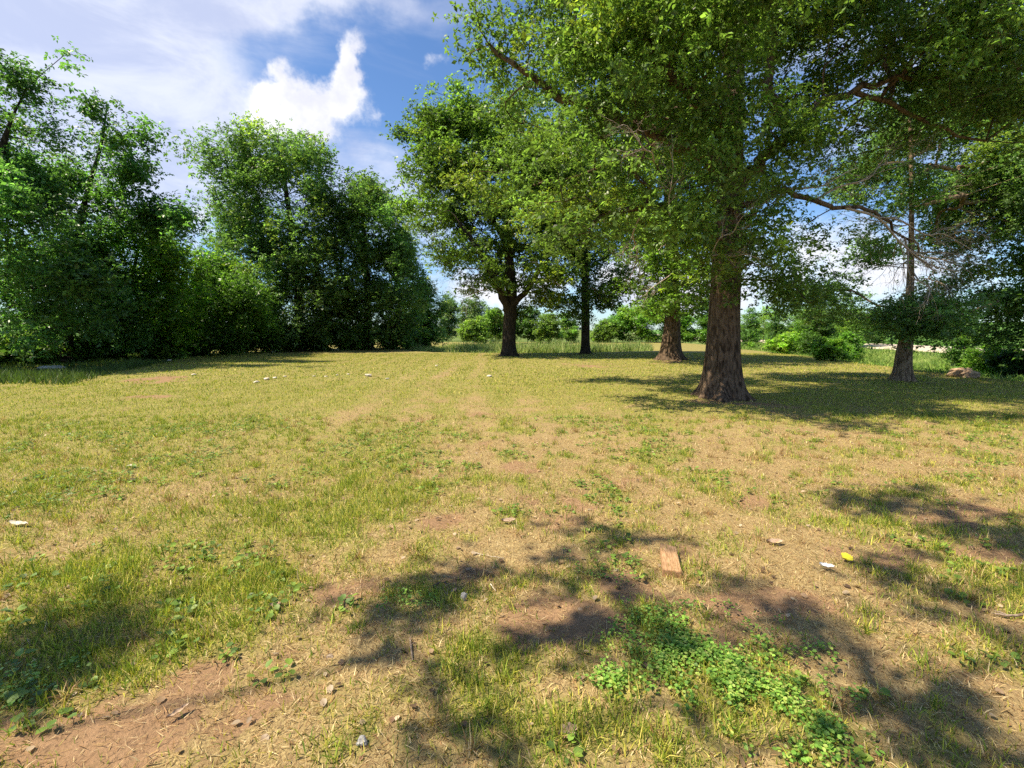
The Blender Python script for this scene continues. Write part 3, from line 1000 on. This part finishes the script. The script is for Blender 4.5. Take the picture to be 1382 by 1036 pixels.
oak('tallest broad tree of the left row, domed crown below the white cloud', 405, 468,
    [(405, 468, 13), (404, 430, 11), (400, 370, 9), (392, 300, 7), (382, 230, 4), (375, 185, 1.5)],
    [(365, 200, 46, 20), (325, 225, 38, 24), (412, 215, 28, 22), (360, 255, 62, 32), (425, 265, 22, 22), (340, 300, 48, 30), (400, 315, 52, 36), (340, 350, 44, 32), (420, 365, 56, 36),
     (370, 400, 60, 32), (440, 410, 50, 34), (360, 440, 60, 20), (430, 445, 40, 16)],
    65, 1.15, 26000, 0.22, (0.104, 0.183, 0.058), cf=2.5, depth=41.0, rdep=4.6, pad=.62, yellow=.12, **TL)
oak('broad tree right of the tallest in the left row, notched crown top', 497, 467,
    [(497, 467, 12), (496, 430, 10), (494, 370, 8), (490, 300, 5), (488, 245, 1.5)],
    [(492, 262, 20, 18), (512, 285, 28, 26), (470, 300, 32, 30), (535, 320, 24, 26), (495, 345, 52, 32), (545, 365, 24, 28), (480, 400, 50, 30), (535, 410, 36, 30), (510, 440, 56, 20)],
    66, 1.15, 19000, 0.22, (0.090, 0.166, 0.049), cf=2.5, depth=44.0, rdep=4.6, pad=.62, yellow=.12, **TL)
oak('small pointed tree ending the left row, beside the pond reeds', 573, 465,
    [(573, 465, 6), (573, 430, 5), (572, 400, 3), (570, 365, 1.2)],
    [(570, 385, 14, 20), (578, 415, 20, 22), (560, 430, 22, 24), (583, 445, 14, 14), (545, 350, 16, 34)],
    67, 1.2, 5500, 0.24, (0.102, 0.182, 0.052), cf=1.5, depth=52.0, rdep=2.4, pad=.6, yellow=.1, **TL)

# understorey bushes
def bush(label, px, depth, top, wpx, seed, col, leaf=0.17, n=2600, name='shrub', cat='shrub', group=None, dens=1.0, rd=None, spacing=None, low=0.0, yellow=.12, trunk_r=.05):
    b = np.array([*P(px, 460, depth)[:2], 0.0])
    b[2] = float(height(b[:1], b[1:2])[0])
    ht = P(px, top, depth)[2] - b[2]
    rx = wpx / FPX * depth
    rt = np.random.default_rng(seed)
    bl = []
    for q in range(5):
        a = rt.uniform(0, 6.28)
        k_ = rt.uniform(.25, .5)
        bl.append((b + [math.cos(a) * rx * k_, math.sin(a) * (rd or rx) * k_, ht * rt.uniform(.36, .66)],
                   np.array([rx * rt.uniform(.45, .65), (rd or rx) * .55, ht * rt.uniform(.26, .34)]), dens))
    bl.append((b + [0, 0, ht * .74], np.array([rx * .4, (rd or rx) * .4, ht * .24]), dens))
    bl.append((b + [0, 0, ht * .25], np.array([rx * .8, (rd or rx) * .7, ht * .2]), dens))
    tk = [(b - [0, 0, .05], trunk_r), (b + [.02, 0, ht * .3], trunk_r * .8), (b + [-.05, .03, ht * .6], trunk_r * .5), (b + [.05, 0, ht * .85], trunk_r * .2)]
    return tree(name, label, cat, b - [0, 0, .05], tk, bl, spacing or max(.3, rx * .28), n, leaf, col, group, seed=seed, bark=M_BARK_DARK_SHADED,
                crown_from=ht * .12, flare=1.3, pad=max(.16, rx * .14), tip_r=.006, bigsides=8, yellow=yellow)


g_us = 'shrubs under the left row of trees'
for q, (px, dp, top, w, nm) in enumerate([
        (25, 22, 452, 46, 'dark low shrub at the far left edge beside the leaning post'), (118, 25.5, 455, 42, 'low dark shrub between the two leftmost slender trunks'),
        (205, 28, 442, 40, 'shrub under the bright green young tree'), (250, 32, 436, 36, 'shrub right of the bright green young tree'),
        (300, 34, 432, 36, 'shrub below the low rounded tree in the dip'), (345, 37, 430, 34, 'shrub left of the trunk of the tallest broad tree'),
        (385, 40, 440, 26, 'small shrub at the foot of the tallest broad tree'), (440, 42, 432, 34, 'shrub between the two broad trees'),
        (475, 43, 438, 26, 'small shrub left of the trunk of the notched broad tree'), (530, 46, 430, 32, 'shrub right of the notched broad tree'),
        (562, 50, 436, 22, 'small shrub by the pointed tree ending the row')]):
    bush(nm, px, dp, top, w, 200 + q, (0.085 + .012 * (q % 3), 0.165 + .02 * (q % 3), 0.038), leaf=.16 + dp * .0014, n=3000, group=g_us)

# far trees and bushes beyond the pond
g_far = 'trees and bushes beyond the reed bed'
for q, (px, dp, top, w, nm, col, n_) in enumerate([
        (606, 82, 393, 19, 'pale grey green tree far beyond the reeds, left end', (0.101, 0.169, 0.081), 3400),
        (640, 86, 398, 29, 'grey green rounded far tree left of the split shade-black trunk', (0.095, 0.155, 0.068), 4200),
        (668, 66, 412, 25, 'light green bush just left of the split shade-black trunk', (0.135, 0.230, 0.047), 2600),
        (640, 62, 427, 20, 'yellow green low bush over the left half of the reeds', (0.162, 0.257, 0.054), 2200),
        (712, 68, 410, 25, 'darker bush between the two shade-black trunks, left one', (0.068, 0.135, 0.034), 2600),
        (740, 66, 417, 22, 'light bush in the middle between the two shade-black trunks', (0.135, 0.216, 0.054), 2400),
        (765, 70, 422, 20, 'bush just left of the slim dark oak', (0.121, 0.216, 0.054), 2000),
        (815, 72, 432, 18, 'small bush just right of the slim dark oak', (0.149, 0.243, 0.054), 1800),
        (840, 74, 410, 29, 'bright green bush right of the slim dark oak', (0.121, 0.243, 0.047), 3600),
        (878, 72, 405, 31, 'tall bright green bush left of the stout oak trunk', (0.115, 0.230, 0.047), 3800),
        (925, 72, 417, 29, 'bright green bush right of the stout oak trunk', (0.115, 0.236, 0.047), 3200),
        (958, 70, 412, 25, 'bright green bush just left of the nearest oak trunk', (0.108, 0.216, 0.041), 2800)]):
    bush(nm, px, dp, top, w, 300 + q, col, leaf=.26, n=n_, group=g_far, name='tree' if q < 2 else 'shrub', cat='tree' if q < 2 else 'shrub')

g_dt = 'shrubs along the ditch by the gravel road'
for q, (px, dp, top, w, nm, col, n_) in enumerate([
        (1012, 52, 412, 20, 'leafy shrub just right of the nearest oak trunk', (0.095, 0.189, 0.047), 2600),
        (1050, 44, 414, 20, 'round green shrub in front of the crop field', (0.081, 0.162, 0.047), 2600),
        (1080, 38, 424, 13, 'thin upright bright shrub left of the dark roadside shrub', (0.135, 0.257, 0.041), 1500),
        (1102, 34, 404, 26, 'dark shrub over the road edge, middle of the ditch', (0.068, 0.135, 0.034), 3400),
        (1150, 31, 446, 20, 'low spreading bright shrub left of the pale trunk', (0.121, 0.243, 0.041), 1800),
        (1180, 44, 430, 14, 'small distant shrub behind the pale trunked oak', (0.081, 0.162, 0.041), 1300),
        (1030, 62, 410, 29, 'wide light green bush beyond the nearest oak on its right', (0.162, 0.270, 0.054), 2600),
        (1075, 64, 407, 31, 'light green bush behind the thin upright shrub', (0.149, 0.270, 0.054), 2600),
        (1130, 60, 405, 34, 'tall light green bush behind the dark roadside shrub', (0.162, 0.297, 0.061), 2800),
        (1060, 36, 446, 22, 'low bright weedy bush at the lawn edge near the road', (0.203, 0.338, 0.054), 1800),
        (1125, 27, 452, 24, 'low weedy bush at the ditch in front of the dark shrub', (0.162, 0.297, 0.054), 1800),
        (1345, 21, 462, 24, 'bright green bush right of the soil mound', (0.176, 0.311, 0.054), 1900),
        (1150, 42, 392, 34, 'tall bright leafy bush between the two right oaks, by the road', (0.11, 0.20, 0.045), 3600),
        (1090, 50, 396, 30, 'tall green bush left of the tall bright leafy bush', (0.10, 0.18, 0.045), 3000),
        (1300, 24, 410, 28, 'shrub with a leaning stem beside the soil mound', (0.081, 0.169, 0.041), 2600),
        (1368, 19, 470, 26, 'dark low shrub at the right edge of the picture', (0.054, 0.108, 0.030), 2200)]):
    bush(nm, px, dp, top, w, 400 + q, col, leaf=.13, n=n_, group=g_dt, dens=.8)


# ------------------------------------------------------------------ grass, reeds, ground cover
def blades(name, x, y, z, h, w, lean, col, rt, mat=M_GRASS, label=None, cat=None, curl=0.6, tag_kind='stuff'):
    n = len(x)
    az = rt.uniform(0, 2 * PI, n)
    dx, dy = np.cos(az), np.sin(az)
    fa = rt.uniform(0, 2 * PI, n)
    # width direction mostly across the lean
    wx, wy = -dy * np.cos(fa * .3) + dx * np.sin(fa * .3), dx * np.cos(fa * .3) + dy * np.sin(fa * .3)
    l1 = lean
    l2 = np.clip(lean * (1 + curl), 0, 1.62)
    b = np.stack([x, y, z], -1)
    m1 = b + np.stack([dx * np.sin(l1), dy * np.sin(l1), np.cos(l1)], -1) * (h * .5)[:, None]
    t = m1 + np.stack([dx * np.sin(l2), dy * np.sin(l2), np.cos(l2)], -1) * (h * .5)[:, None]
    wv = np.stack([wx, wy, np.zeros(n)], -1) * (w * .5)[:, None]
    V_ = np.stack([b - wv, b + wv, m1 + wv * .85, m1 - wv * .85, t], 1).reshape(-1, 3)
    k_ = np.arange(n) * 5
    o = mesh_np(name, V_, [np.stack([k_, k_ + 1, k_ + 2, k_ + 3], -1), np.stack([k_ + 3, k_ + 2, k_ + 4], -1)], mat, np.repeat(col, 5, axis=0))
    tag(o, label, cat, kind=tag_kind)
    return o


def scatter_y(n, y0, y1, rt, side=1.28, extra=1.2):
    """positions with depth density growing linearly (even per square metre)"""
    y = np.sqrt(rt.uniform(y0 * y0, y1 * y1, n))
    x = rt.uniform(-1, 1, n) * (side * y + extra)
    return x, y


GCOL = np.array([[0.12, 0.18, 0.025], [0.24, 0.30, 0.035], [0.42, 0.39, 0.055], [0.54, 0.46, 0.12]])
SCOL = np.array([[0.37, 0.25, 0.105], [0.50, 0.38, 0.18], [0.19, 0.11, 0.05], [0.60, 0.47, 0.27], [0.33, 0.19, 0.09]])


def pick(cols, n, rt, p=None):
    c = cols[rt.choice(len(cols), n, p=p)]
    return c * np.exp(rt.normal(0, .18, n))[:, None]


rt = np.random.default_rng(500)
for nm, n, y0, y1, hh, ww, lab in (
        ('nearest_grass', 70000, 0.9, 3.1, .055, .0040, 'short grass and dry stalks at the bottom of the picture'),
        ('near_grass', 215000, 0.9, 6.4, .060, .0052, 'short patchy green and straw grass on the near lawn'),
        ('middle_grass', 330000, 4.2, 18.0, .045, .0075, 'short mown grass in the middle of the lawn'),
        ('far_grass', 215000, 10.5, 36.0, .05, .020, 'short mown grass on the far lawn')):
    x, y = scatter_y(n, y0, y1, rt)
    g, di = cover(x, y)
    fade = 1.0
    if nm == 'near_grass':
        fade = 1 - sstep(y, 4.2, 6.4)
    elif nm == 'middle_grass':
        fade = sstep(y, 4.2, 6.4) * (1 - sstep(y, 10.5, 18))
    elif nm == 'far_grass':
        fade = sstep(y, 10.5, 18)
    ok = (rt.uniform(0, 1, n) < fade * (1 - 0.93 * di) * (0.25 + 0.95 * g if y0 < 4 else .5 + .6 * g)) & (lawn_mask(x, y) > .5)
    x, y, g, di = x[ok], y[ok], g[ok], di[ok]
    n = len(x)
    isg = rt.uniform(0, 1, n) < np.clip(g * 1.15 + .02, 0, .97)
    tuft = sstep(fbm(x, y, .28, 2, 90), .1, .8)
    h = hh * rt.uniform(.5, 1.3, n) * (.85 + .6 * tuft * isg) * (.75 + .5 * g)
    col = np.where(isg[:, None], pick(GCOL, n, rt, [.27, .36, .24, .13]), pick(SCOL, n, rt))
    lean = np.where(isg, np.abs(rt.normal(.45, .3, n)), rt.uniform(.4, 1.4, n))
    blades(nm, x, y, height(x, y) - .002, h, ww * rt.uniform(.7, 1.3, n), lean, col, rt, label=lab, cat='grass')

# dead straw lying flat over soil and turf
n = 190000
x, y = scatter_y(n, .9, 7.0, rt)
g, di = cover(x, y)
ok = rt.uniform(0, 1, n) < (.95 - .6 * g)
x, y = x[ok], y[ok]
n = len(x)
blades('straw_litter', x, y, height(x, y) + rt.uniform(.002, .012, n), rt.uniform(.018, .075, n), rt.uniform(.0016, .0036, n), rt.uniform(1.15, 1.57, n), pick(SCOL, n, rt), rt,
       label='dry straw and clippings lying on the bare soil', cat='straw', curl=.03)

# longer tufts in the near lawn
n = 3200
x, y = scatter_y(n, 1.1, 9.0, rt)
g, di = cover(x, y)
w_ = (rt.uniform(0, 1, n) < .12 + 1.1 * g - .5 * di)
tx, ty = x[w_], y[w_]
cnt_ = rt.integers(10, 42, len(tx))
ii = np.repeat(np.arange(len(tx)), cnt_)
n = len(ii)
r_ = np.abs(rt.normal(0, .035, n))
a_ = rt.uniform(0, 6.28, n)
x, y = tx[ii] + r_ * np.cos(a_), ty[ii] + r_ * np.sin(a_)
kind = (rt.uniform(0, 1, len(tx)) < .25 + .75 * g[w_])[ii]
col = np.where(kind[:, None], pick(GCOL, n, rt, [.35, .4, .2, .05]), pick(SCOL, n, rt, [.25, .25, .12, .08, .3]))
blades('grass_tufts', x, y, height(x, y) - .003, rt.uniform(.05, .13, n), rt.uniform(.003, .0055, n), np.abs(rt.normal(.5, .3, n)), col, rt,
       label='longer green grass tufts scattered over the near lawn', cat='grass', curl=.9)


def leafy(name, cx, cy, nl, size, rt, lab, round_=True, stem=.03, spread=.05, cols=None, up=.5):
    """broad leaves on short stalks round each centre: cx, cy arrays; nl leaves each"""
    ii = np.repeat(np.arange(len(cx)), nl)
    n = len(ii)
    az = rt.uniform(0, 6.28, n)
    rr2 = spread * np.sqrt(rt.uniform(0, 1, n))
    x, y = cx[ii] + np.cos(az) * rr2, cy[ii] + np.sin(az) * rr2
    z = height(x, y) + stem * rt.uniform(.4, 1.3, n)
    el = rt.uniform(-.15, up, n)
    L = size * rt.uniform(.6, 1.3, n)
    d = np.stack([np.cos(az) * np.cos(el), np.sin(az) * np.cos(el), np.sin(el)], -1)
    s = np.stack([-np.sin(az), np.cos(az), rt.normal(0, .3, n)], -1)
    s /= np.linalg.norm(s, axis=1, keepdims=True)
    up_ = np.cross(d, s)
    b = np.stack([x, y, z], -1)
    pr = [(0, 0, 0), (.3, .33, .05), (.68, .36, .03), (1, 0, -.12), (.68, -.36, .03), (.3, -.33, .05)] if round_ else [(0, 0, 0), (.3, .15, .05), (.7, .16, .03), (1, 0, -.15), (.7, -.16, .03), (.3, -.15, .05)]
    V_ = np.stack([b + d * (L * p_[0])[:, None] + s * (L * p_[1])[:, None] + up_ * (L * p_[2])[:, None] for p_ in pr], 1).reshape(-1, 3)
    k_ = np.arange(n) * 6
    col = pick(cols if cols is not None else GCOL[:2], n, rt)
    o = mesh_np(name, V_, [np.stack([k_, k_ + 1, k_ + 2, k_ + 3], -1), np.stack([k_, k_ + 3, k_ + 4, k_ + 5], -1)], M_LEAFY, np.repeat(col, 6, axis=0))
    tag(o, lab, 'weeds', kind='stuff')
    return o


M_LEAFY = leaf_material('weed_leaves', .3, .5, .4)
WCOL = np.array([[0.13, 0.21, 0.035], [0.20, 0.29, 0.045], [0.09, 0.15, 0.03]])
x, y = scatter_y(5200, 1.0, 9.0, rt)
g, di = cover(x, y)
cl = fbm(x, y, .8, 3, 71)
ok = (g > .42) & (cl > .12)
leafy('broadleaf_weeds', x[ok], y[ok], 6, .038, rt, 'small broadleaf weeds dotted through the near lawn', cols=WCOL, spread=.04)
x, y = scatter_y(2600, 1.0, 9.0, rt)
leafy('leaf_litter', x, y, 1, .035, rt, 'crumbled brown dead leaves scattered over the near lawn', cols=np.array([[.20, .12, .07], [.34, .23, .14], [.11, .07, .045], [.42, .32, .22]]), stem=.012, spread=.02, up=.5)
# clover patch
cx, cy = [], []
for px, py, rx, ry, n in ((955, 915, 70, 46, 800), (1030, 975, 85, 54, 800), (880, 860, 55, 34, 380), (1085, 1000, 70, 50, 350), (1000, 920, 170, 100, 420), (860, 900, 60, 30, 40), (820, 925, 24, 10, 120), (545, 815, 40, 16, 60), (810, 765, 50, 30, 90), (40, 930, 60, 40, 250)):
    c0 = wpatch(px, py, rx, ry)
    a = rt.uniform(0, 6.28, n)
    q = np.sqrt(rt.uniform(0, 1, n))
    cx.append(c0[0] + np.cos(a) * q * c0[2] + rt.normal(0, .03, n))
    cy.append(c0[1] + np.sin(a) * q * c0[3] + rt.normal(0, .03, n))
cx, cy = np.concatenate(cx), np.concatenate(cy)
ok = fbm(cx, cy, .22, 3, 83) > rt.uniform(-.5, .8, len(cx))
cx, cy = cx[ok], cy[ok]
leafy('clover', cx, cy, 5, .0175, rt, 'bright green clover patch low in the picture right of the middle', stem=.04, spread=.018, cols=np.array([[.15, .29, .045], [.23, .38, .06], [.10, .20, .03], [.32, .40, .09]]), up=.3)

# dense rough grass of the ditch and under the left row, reeds of the pond
n = 60000
y = rt.uniform(6, 62, n)
x = edge_x(y) + rt.uniform(0, 1, n) ** .8 * 13.5 - .2
ok = (x < 1.35 * y + 3) & (x < road_x(y) - 4.6 + .3 * rt.normal(0, 1, n))
x, y = x[ok], y[ok]
n = len(x)
tall = .18 + .30 * sstep(fbm(x, y, 1.3, 3, 15), -.3, .8)
blades('ditch_grass', x, y, height(x, y) - .02, tall * rt.uniform(.6, 1.3, n), rt.uniform(.02, .05, n), np.abs(rt.normal(.6, .35, n)),
       pick(np.array([[.14, .24, .04], [.19, .30, .05], [.26, .32, .08], [.10, .17, .035]]), n, rt), rt, label='tall rough grass in the ditch between the lawn and the gravel road', cat='grass')
n = 60000
y = rt.uniform(14, 62, n)
xe = -0.93 * y - .2 + (y - 14) * .46
x = np.clip(xe, -60, -9) - rt.uniform(0, 1, n) * 9
tall = .10 + .25 * sstep(fbm(x, y, 1.6, 3, 16), -.4, .8)
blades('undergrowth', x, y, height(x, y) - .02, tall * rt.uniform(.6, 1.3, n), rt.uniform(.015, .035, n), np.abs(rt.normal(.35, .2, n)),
       pick(np.array([[.07, .12, .025], [.09, .14, .03], [.05, .08, .02]]), n, rt), rt, label='rough grass under the left row of trees, darkened to their shade', cat='grass')  # greens darkened so the shade of the trees is painted into the blades
n = 34000
a = rt.uniform(0, 6.28, n)
q = np.sqrt(rt.uniform(0, 1, n)) * .95
x, y = POND[0] + np.cos(a) * q * POND[2], POND[1] + np.sin(a) * q * POND[3]
ok = y < 62
x, y = x[ok], y[ok]
n = len(x)
blades('reeds', x, y, height(x, y) - .02, rt.uniform(.5, 1.1, n) * (1.2 + .8 * fbm(x, y, 2.5, 3, 19)) * (1.15 - .6 * q[ok] ** 3), rt.uniform(.035, .08, n), np.abs(rt.normal(.35, .25, n)),
       pick(np.array([[.22, .30, .08], [.28, .34, .11], [.15, .22, .05], [.34, .34, .15]]), n, rt), rt, label='pale green reeds filling the sunken pond behind the oaks', cat='reeds', curl=.9)
# crop rows of the field
n = 45000
y = rt.uniform(0, 220, n)
x = road_x(y) + 6 + rt.uniform(0, 1, n) ** 1.4 * 150
x = np.round(x / .76) * .76 + rt.normal(0, .1, n)
blades('crop', x, y, height(x, y) - .02, rt.uniform(.3, .6, n), rt.uniform(.12, .3, n), np.abs(rt.normal(.5, .2, n)),
       pick(np.array([[.08, .16, .035], [.11, .20, .045]]), n, rt), rt, label='green crop plants of the field across the gravel road', cat='crop', curl=.8)


# ------------------------------------------------------------------ small things
def lump(name, loc, size, mat, seed, label, cat, group=None, rot=0.0, sub=3, rough=.35, flat=1.0, kind=None, sink=.3):
    import bmesh
    bm = bmesh.new()
    bmesh.ops.create_icosphere(bm, subdivisions=sub, radius=1)
    co = np.array([v.co[:] for v in bm.verts])
    nn = fbm(co[:, 0] * 1.3 + seed, co[:, 1] * 1.3 + co[:, 2] * 1.7, 1.0, 3, seed)
    co = co * (1 + rough * nn)[:, None]
    co = np.sign(co) * np.abs(co) ** .8
    for v, c in zip(bm.verts, co):
        v.co = c * np.array(size)
    me = bpy.data.meshes.new(name)
    bm.to_mesh(me)
    bm.free()
    me.materials.append(mat)
    o = bpy.data.objects.new(name, me)
    sc.collection.objects.link(o)
    o.location = (loc[0], loc[1], loc[2] + size[2] * (1 - sink))
    o.rotation_euler = (0, 0, rot)
    tag(o, label, cat, group, kind)
    return o


M_STONE = simple_material('grey_stone', (.22, .21, .20), (.40, .38, .36), 30, .85, .6)
M_STONE_PALE = simple_material('pale_stone', (.42, .36, .28), (.60, .53, .44), 25, .85, .5)
M_WOOD = simple_material('sawn_wood', (.27, .15, .07), (.46, .28, .15), 14, .75, .4, (8, 1, 8))
M_WOOD_DARK = simple_material('weathered_wood', (.07, .05, .038), (.15, .11, .085), 14, .85, .5, (6, 6, 1))
M_TWIG = simple_material('twig_bark', (.16, .11, .08), (.30, .23, .17), 30, .85, .5)
M_SOIL = simple_material('bare_soil', (.26, .17, .11), (.42, .30, .20), 6, .95, .9)
M_DARKSOIL = simple_material('dark_soil', (.05, .035, .025), (.10, .07, .05), 20, .95, .9)
M_CONC = simple_material('old_concrete', (.30, .29, .28), (.44, .43, .41), 12, .9, .5)
M_YEL = simple_material('yellow_leaf_skin', (.70, .58, .03), (.78, .68, .06), 30, .5, .2)
M_WHT = simple_material('white_scrap_surface', (.68, .66, .63), (.80, .79, .77), 30, .6, .2)
M_DRY = simple_material('dry_leaf_skin', (.30, .20, .13), (.46, .34, .24), 30, .7, .4)


def gl(px, py):
    return ground_at(px, py)


# block of wood: sawn board offcut lying on soil
def wood_block():
    import bmesh
    a0, a1 = gl(907, 780), gl(901, 748)
    c = (a0 + a1) / 2
    L = np.linalg.norm((a1 - a0)[:2])
    ang = math.atan2(a1[1] - a0[1], a1[0] - a0[0]) - PI / 2
    bm = bmesh.new()
    bmesh.ops.create_cube(bm, size=1)
    for v in bm.verts:
        v.co.x *= .118 if v.co.y < 0 else .108
        v.co.y = v.co.y * L * 1.02 + (0.035 if (v.co.y > 0 and v.co.x < 0) else 0)
        v.co.z *= .055
    bmesh.ops.bevel(bm, geom=list(bm.edges), offset=.003, segments=2, affect='EDGES')
    bmesh.ops.subdivide_edges(bm, edges=[e for e in bm.edges if e.calc_length() > .08], cuts=8)
    for v in bm.verts:
        v.co.z += .0015 * math.sin(v.co.x * 170) + .0012 * math.sin(v.co.y * 31 + v.co.x * 50)
        v.co.x += .0014 * math.sin(v.co.y * 40)
    me = bpy.data.meshes.new('wood_block')
    bm.to_mesh(me)
    bm.free()
    me.materials.append(M_WOOD)
    o = bpy.data.objects.new('wood_block', me)
    sc.collection.objects.link(o)
    o.location = (c[0], c[1], c[2] + .024)
    o.rotation_euler = (rad(2), rad(3), ang)
    tag(o, 'reddish brown sawn wood block lying on the bare soil', 'wood block')


wood_block()


def flat_leaf(name, px, py, L, Wd, ang, mat, label, cat, cup=.25, group=None, lobes=0, lift=.02, tiltx=0.0):
    c = gl(px, py)
    nu, nv = 12, 7
    u = np.linspace(0, 1, nu)
    prof = np.sin(PI * np.clip(u * .96 + .02, 0, 1)) ** .7 * (1 + (.35 * np.cos(u * PI * 2 * lobes) if lobes else 0))
    vs = []
    for a in range(nu):
        for b in range(nv):
            t = b / (nv - 1) * 2 - 1
            vs.append(((u[a] - .5) * L, t * prof[a] * Wd / 2, cup * Wd * t * t + cup * .5 * L * (u[a] - .5) ** 2 * 2 + .003 * math.sin(a * 1.7 + b)))
    vs = np.array(vs)
    top = vs + [0, 0, .0015]
    allv = np.concatenate([vs, top])
    k_ = (np.arange(nu - 1)[:, None] * nv + np.arange(nv - 1)[None, :]).ravel()
    f = np.stack([k_, k_ + nv, k_ + nv + 1, k_ + 1], -1)
    N_ = nu * nv
    o = mesh_np(name, allv, [f[:, ::-1], f + N_][::1], mat, smooth=True)
    o.location = (c[0], c[1], c[2] + lift)
    o.rotation_euler = (tiltx, 0, ang)
    tag(o, label, cat, group)
    return o


flat_leaf('fallen_leaf', 1142, 757, .085, .075, .3, M_YEL, 'bright yellow fallen leaf right of the white scrap', 'leaf', cup=.12, lift=.03, tiltx=.35)
flat_leaf('plastic_scrap', 1115, 772, .085, .035, -.5, M_WHT, 'small curled white scrap lying in the grass left of the yellow leaf', 'scrap', cup=.35, lift=.025, tiltx=.3)
for q, (px, py, L, w, a, lab) in enumerate([
        (766, 996, .085, .05, .4, 'dry lobed brown leaf at the bottom edge left of the clover'),
        (686, 707, .12, .05, .2, 'curled pale dry leaf on soil above the shaded grass'),
        (612, 800, .06, .02, 1.0, 'small curled brown leaf beside the grey stone'),
        (372, 825, .06, .03, .2, 'dull grey brown leaf in grass right of the left shadow'),
        (632, 769, .05, .025, .5, 'tiny curled tan leaf above the grey stone'),
        (240, 965, .09, .02, 1.1, 'narrow tan leaf on bare soil near the bottom left'),
        (1045, 736, .12, .05, .0, 'flat brown leaf in dry grass right of the wood block'),
        (26, 712, .20, .045, -.2, 'long pale scrap of bark at the left edge')]):
    flat_leaf('dry_leaf', px, py, L, w, a, M_DRY if q != 7 else M_STONE_PALE, lab, 'leaf' if q < 7 else 'bark scrap', lobes=3 if q == 0 else 0, lift=.02, tiltx=.25, group='dry leaves on the near lawn' if q < 7 else None)

g_st = 'stones lying in the near grass'
lump('stone', gl(626, 808), (.020, .016, .030), M_STONE, 3, 'small grey stone standing in the soil hollow', 'stone', g_st)
lump('stone', gl(489, 1008), (.020, .016, .016), M_STONE, 4, 'dark grey stone in grass near the bottom edge', 'stone', g_st)
lump('stone', gl(697, 692), (.03, .02, .015), M_DARKSOIL, 14, 'dark clod beside the curled pale leaf', 'clod')
lump('stone', gl(178, 648), (.05, .025, .02), M_DARKSOIL, 5, 'dark clod alone in the grass on the left', 'clod')
g_ps = 'pale stones in the row across the left lawn'
for q, (px, py, s, lab) in enumerate([
        (497, 509, .10, 'largest pale stone, right end of the row of stones'), (262, 508, .07, 'pale yellowish stone in the shade of the left trees'),
        (360, 514, .08, 'pale stone at the left end of the row'), (346, 518, .07, 'pale flat stone just below the left end of the row'),
        (371, 511, .06, 'small pale stone second in the row'), (385, 509, .05, 'small pale stone third in the row'),
        (424, 509, .05, 'small pale stone in the middle of the row'), (440, 509, .045, 'small pale stone right of the middle of the row'),
        (455, 507, .045, 'small pale stone fourth from the right end of the row'), (470, 506, .05, 'small pale stone near the right end of the row'),
        (523, 513, .05, 'small pale stone right of the largest stone'), (589, 493, .07, 'lone pale stone farther off by the tyre tracks'),
        (661, 508, .08, 'flat pale stone in grass before the split shade-black trunk'), (176, 627, .03, 'pale pebble above the dark clod on the left'),
        (228, 487, .10, 'pale stone at the edge of the shade under the left trees')]):
    lump('stone', gl(px, py), (s * 1.2, s, s * .55), M_STONE_PALE, 30 + q, lab, 'stone', g_ps, rot=q * 1.3, sub=2)
lump('concrete_slab', gl(72, 499), (.55, .3, .10), M_CONC, 8, 'grey slab lying in the shade under the left row of trees', 'slab', sink=.4, rough=.15)
m_ = ground_at(1297, 508)
lump('soil_mound', m_, (.42, .34, .26), M_SOIL, 9, 'small mound of bare pale soil by the ditch on the right', 'soil mound', sub=5, sink=.55, rough=.4)
lump('brush_pile', gl(60, 492), (1.3, .8, .38), M_DARKSOIL, 10, 'low dark heap of brush in the shade at the left edge', 'brush pile', sub=4, sink=.5, rough=.6)


def stick(name, pts, r, mat, label, cat='stick', group=None, forks=()):
    geo = Geo()
    p, r_ = catmull(np.array(pts, float), np.linspace(r, r * .5, len(pts)), 5)
    p[:, 2] += .002 * np.sin(np.arange(len(p)) * 1.9)
    tube(geo, p, r_, 7)
    for t, d in forks:
        s = p[int(t * (len(p) - 1))]
        q, w = catmull(np.array([s, s + np.array(d) * .5 + [0, 0, .004], s + np.array(d)]), np.array([r * .6, r * .5, r * .25]), 3)
        tube(geo, q, w, 5)
    o = geo.build(name, mat, smooth=True)
    tag(o, label, cat, group)
    return o


def gp(px, py, z):
    g_ = gl(px, py)
    return g_ + [0, 0, z]


g_sk = 'sticks lying on the near lawn'
stick('stick', [gp(554, 868, .008), gp(555, 882, .012), gp(557, 898, .008)], .006, M_TWIG, 'straight brown stick pointing at the viewer in the shaded grass', group=g_sk, forks=[(.4, (.02, .02, .003))])
stick('stick', [gp(1382, 832, .02), gp(1360, 834, .02), gp(1338, 830, .018)], .008, M_TWIG, 'pale stick at the right edge in the shade', group=g_sk, forks=[(.5, (-.05, .03, .01))])
stick('stick', [gp(662, 790, .02), gp(669, 798, .012)], .004, M_STONE_PALE, 'tiny pale straw coloured stick right of the grey stone', group=g_sk)
stick('stick', [gp(583, 792, .014), gp(596, 788, .02), gp(609, 791, .014)], .007, M_WOOD_DARK, 'dark bent twig on the lip of the soil hollow', group=g_sk, forks=[(.6, (.03, .02, .0))])
stick('stick', [gp(640, 748, .012), gp(660, 750, .012), gp(680, 753, .01)], .003, M_STONE_PALE, 'thin pale stem lying above the small tan leaf', group=g_sk)
# leaning post at the left edge
p0 = ground_at(6, 492)
post = stick('fence_post', [p0 - [0, 0, .1], p0 + [.05, 0, .5], p0 + [.2, .02, 1.15]], .07, M_WOOD_DARK, 'dark leaning wooden post at the left edge under the trees', 'post')
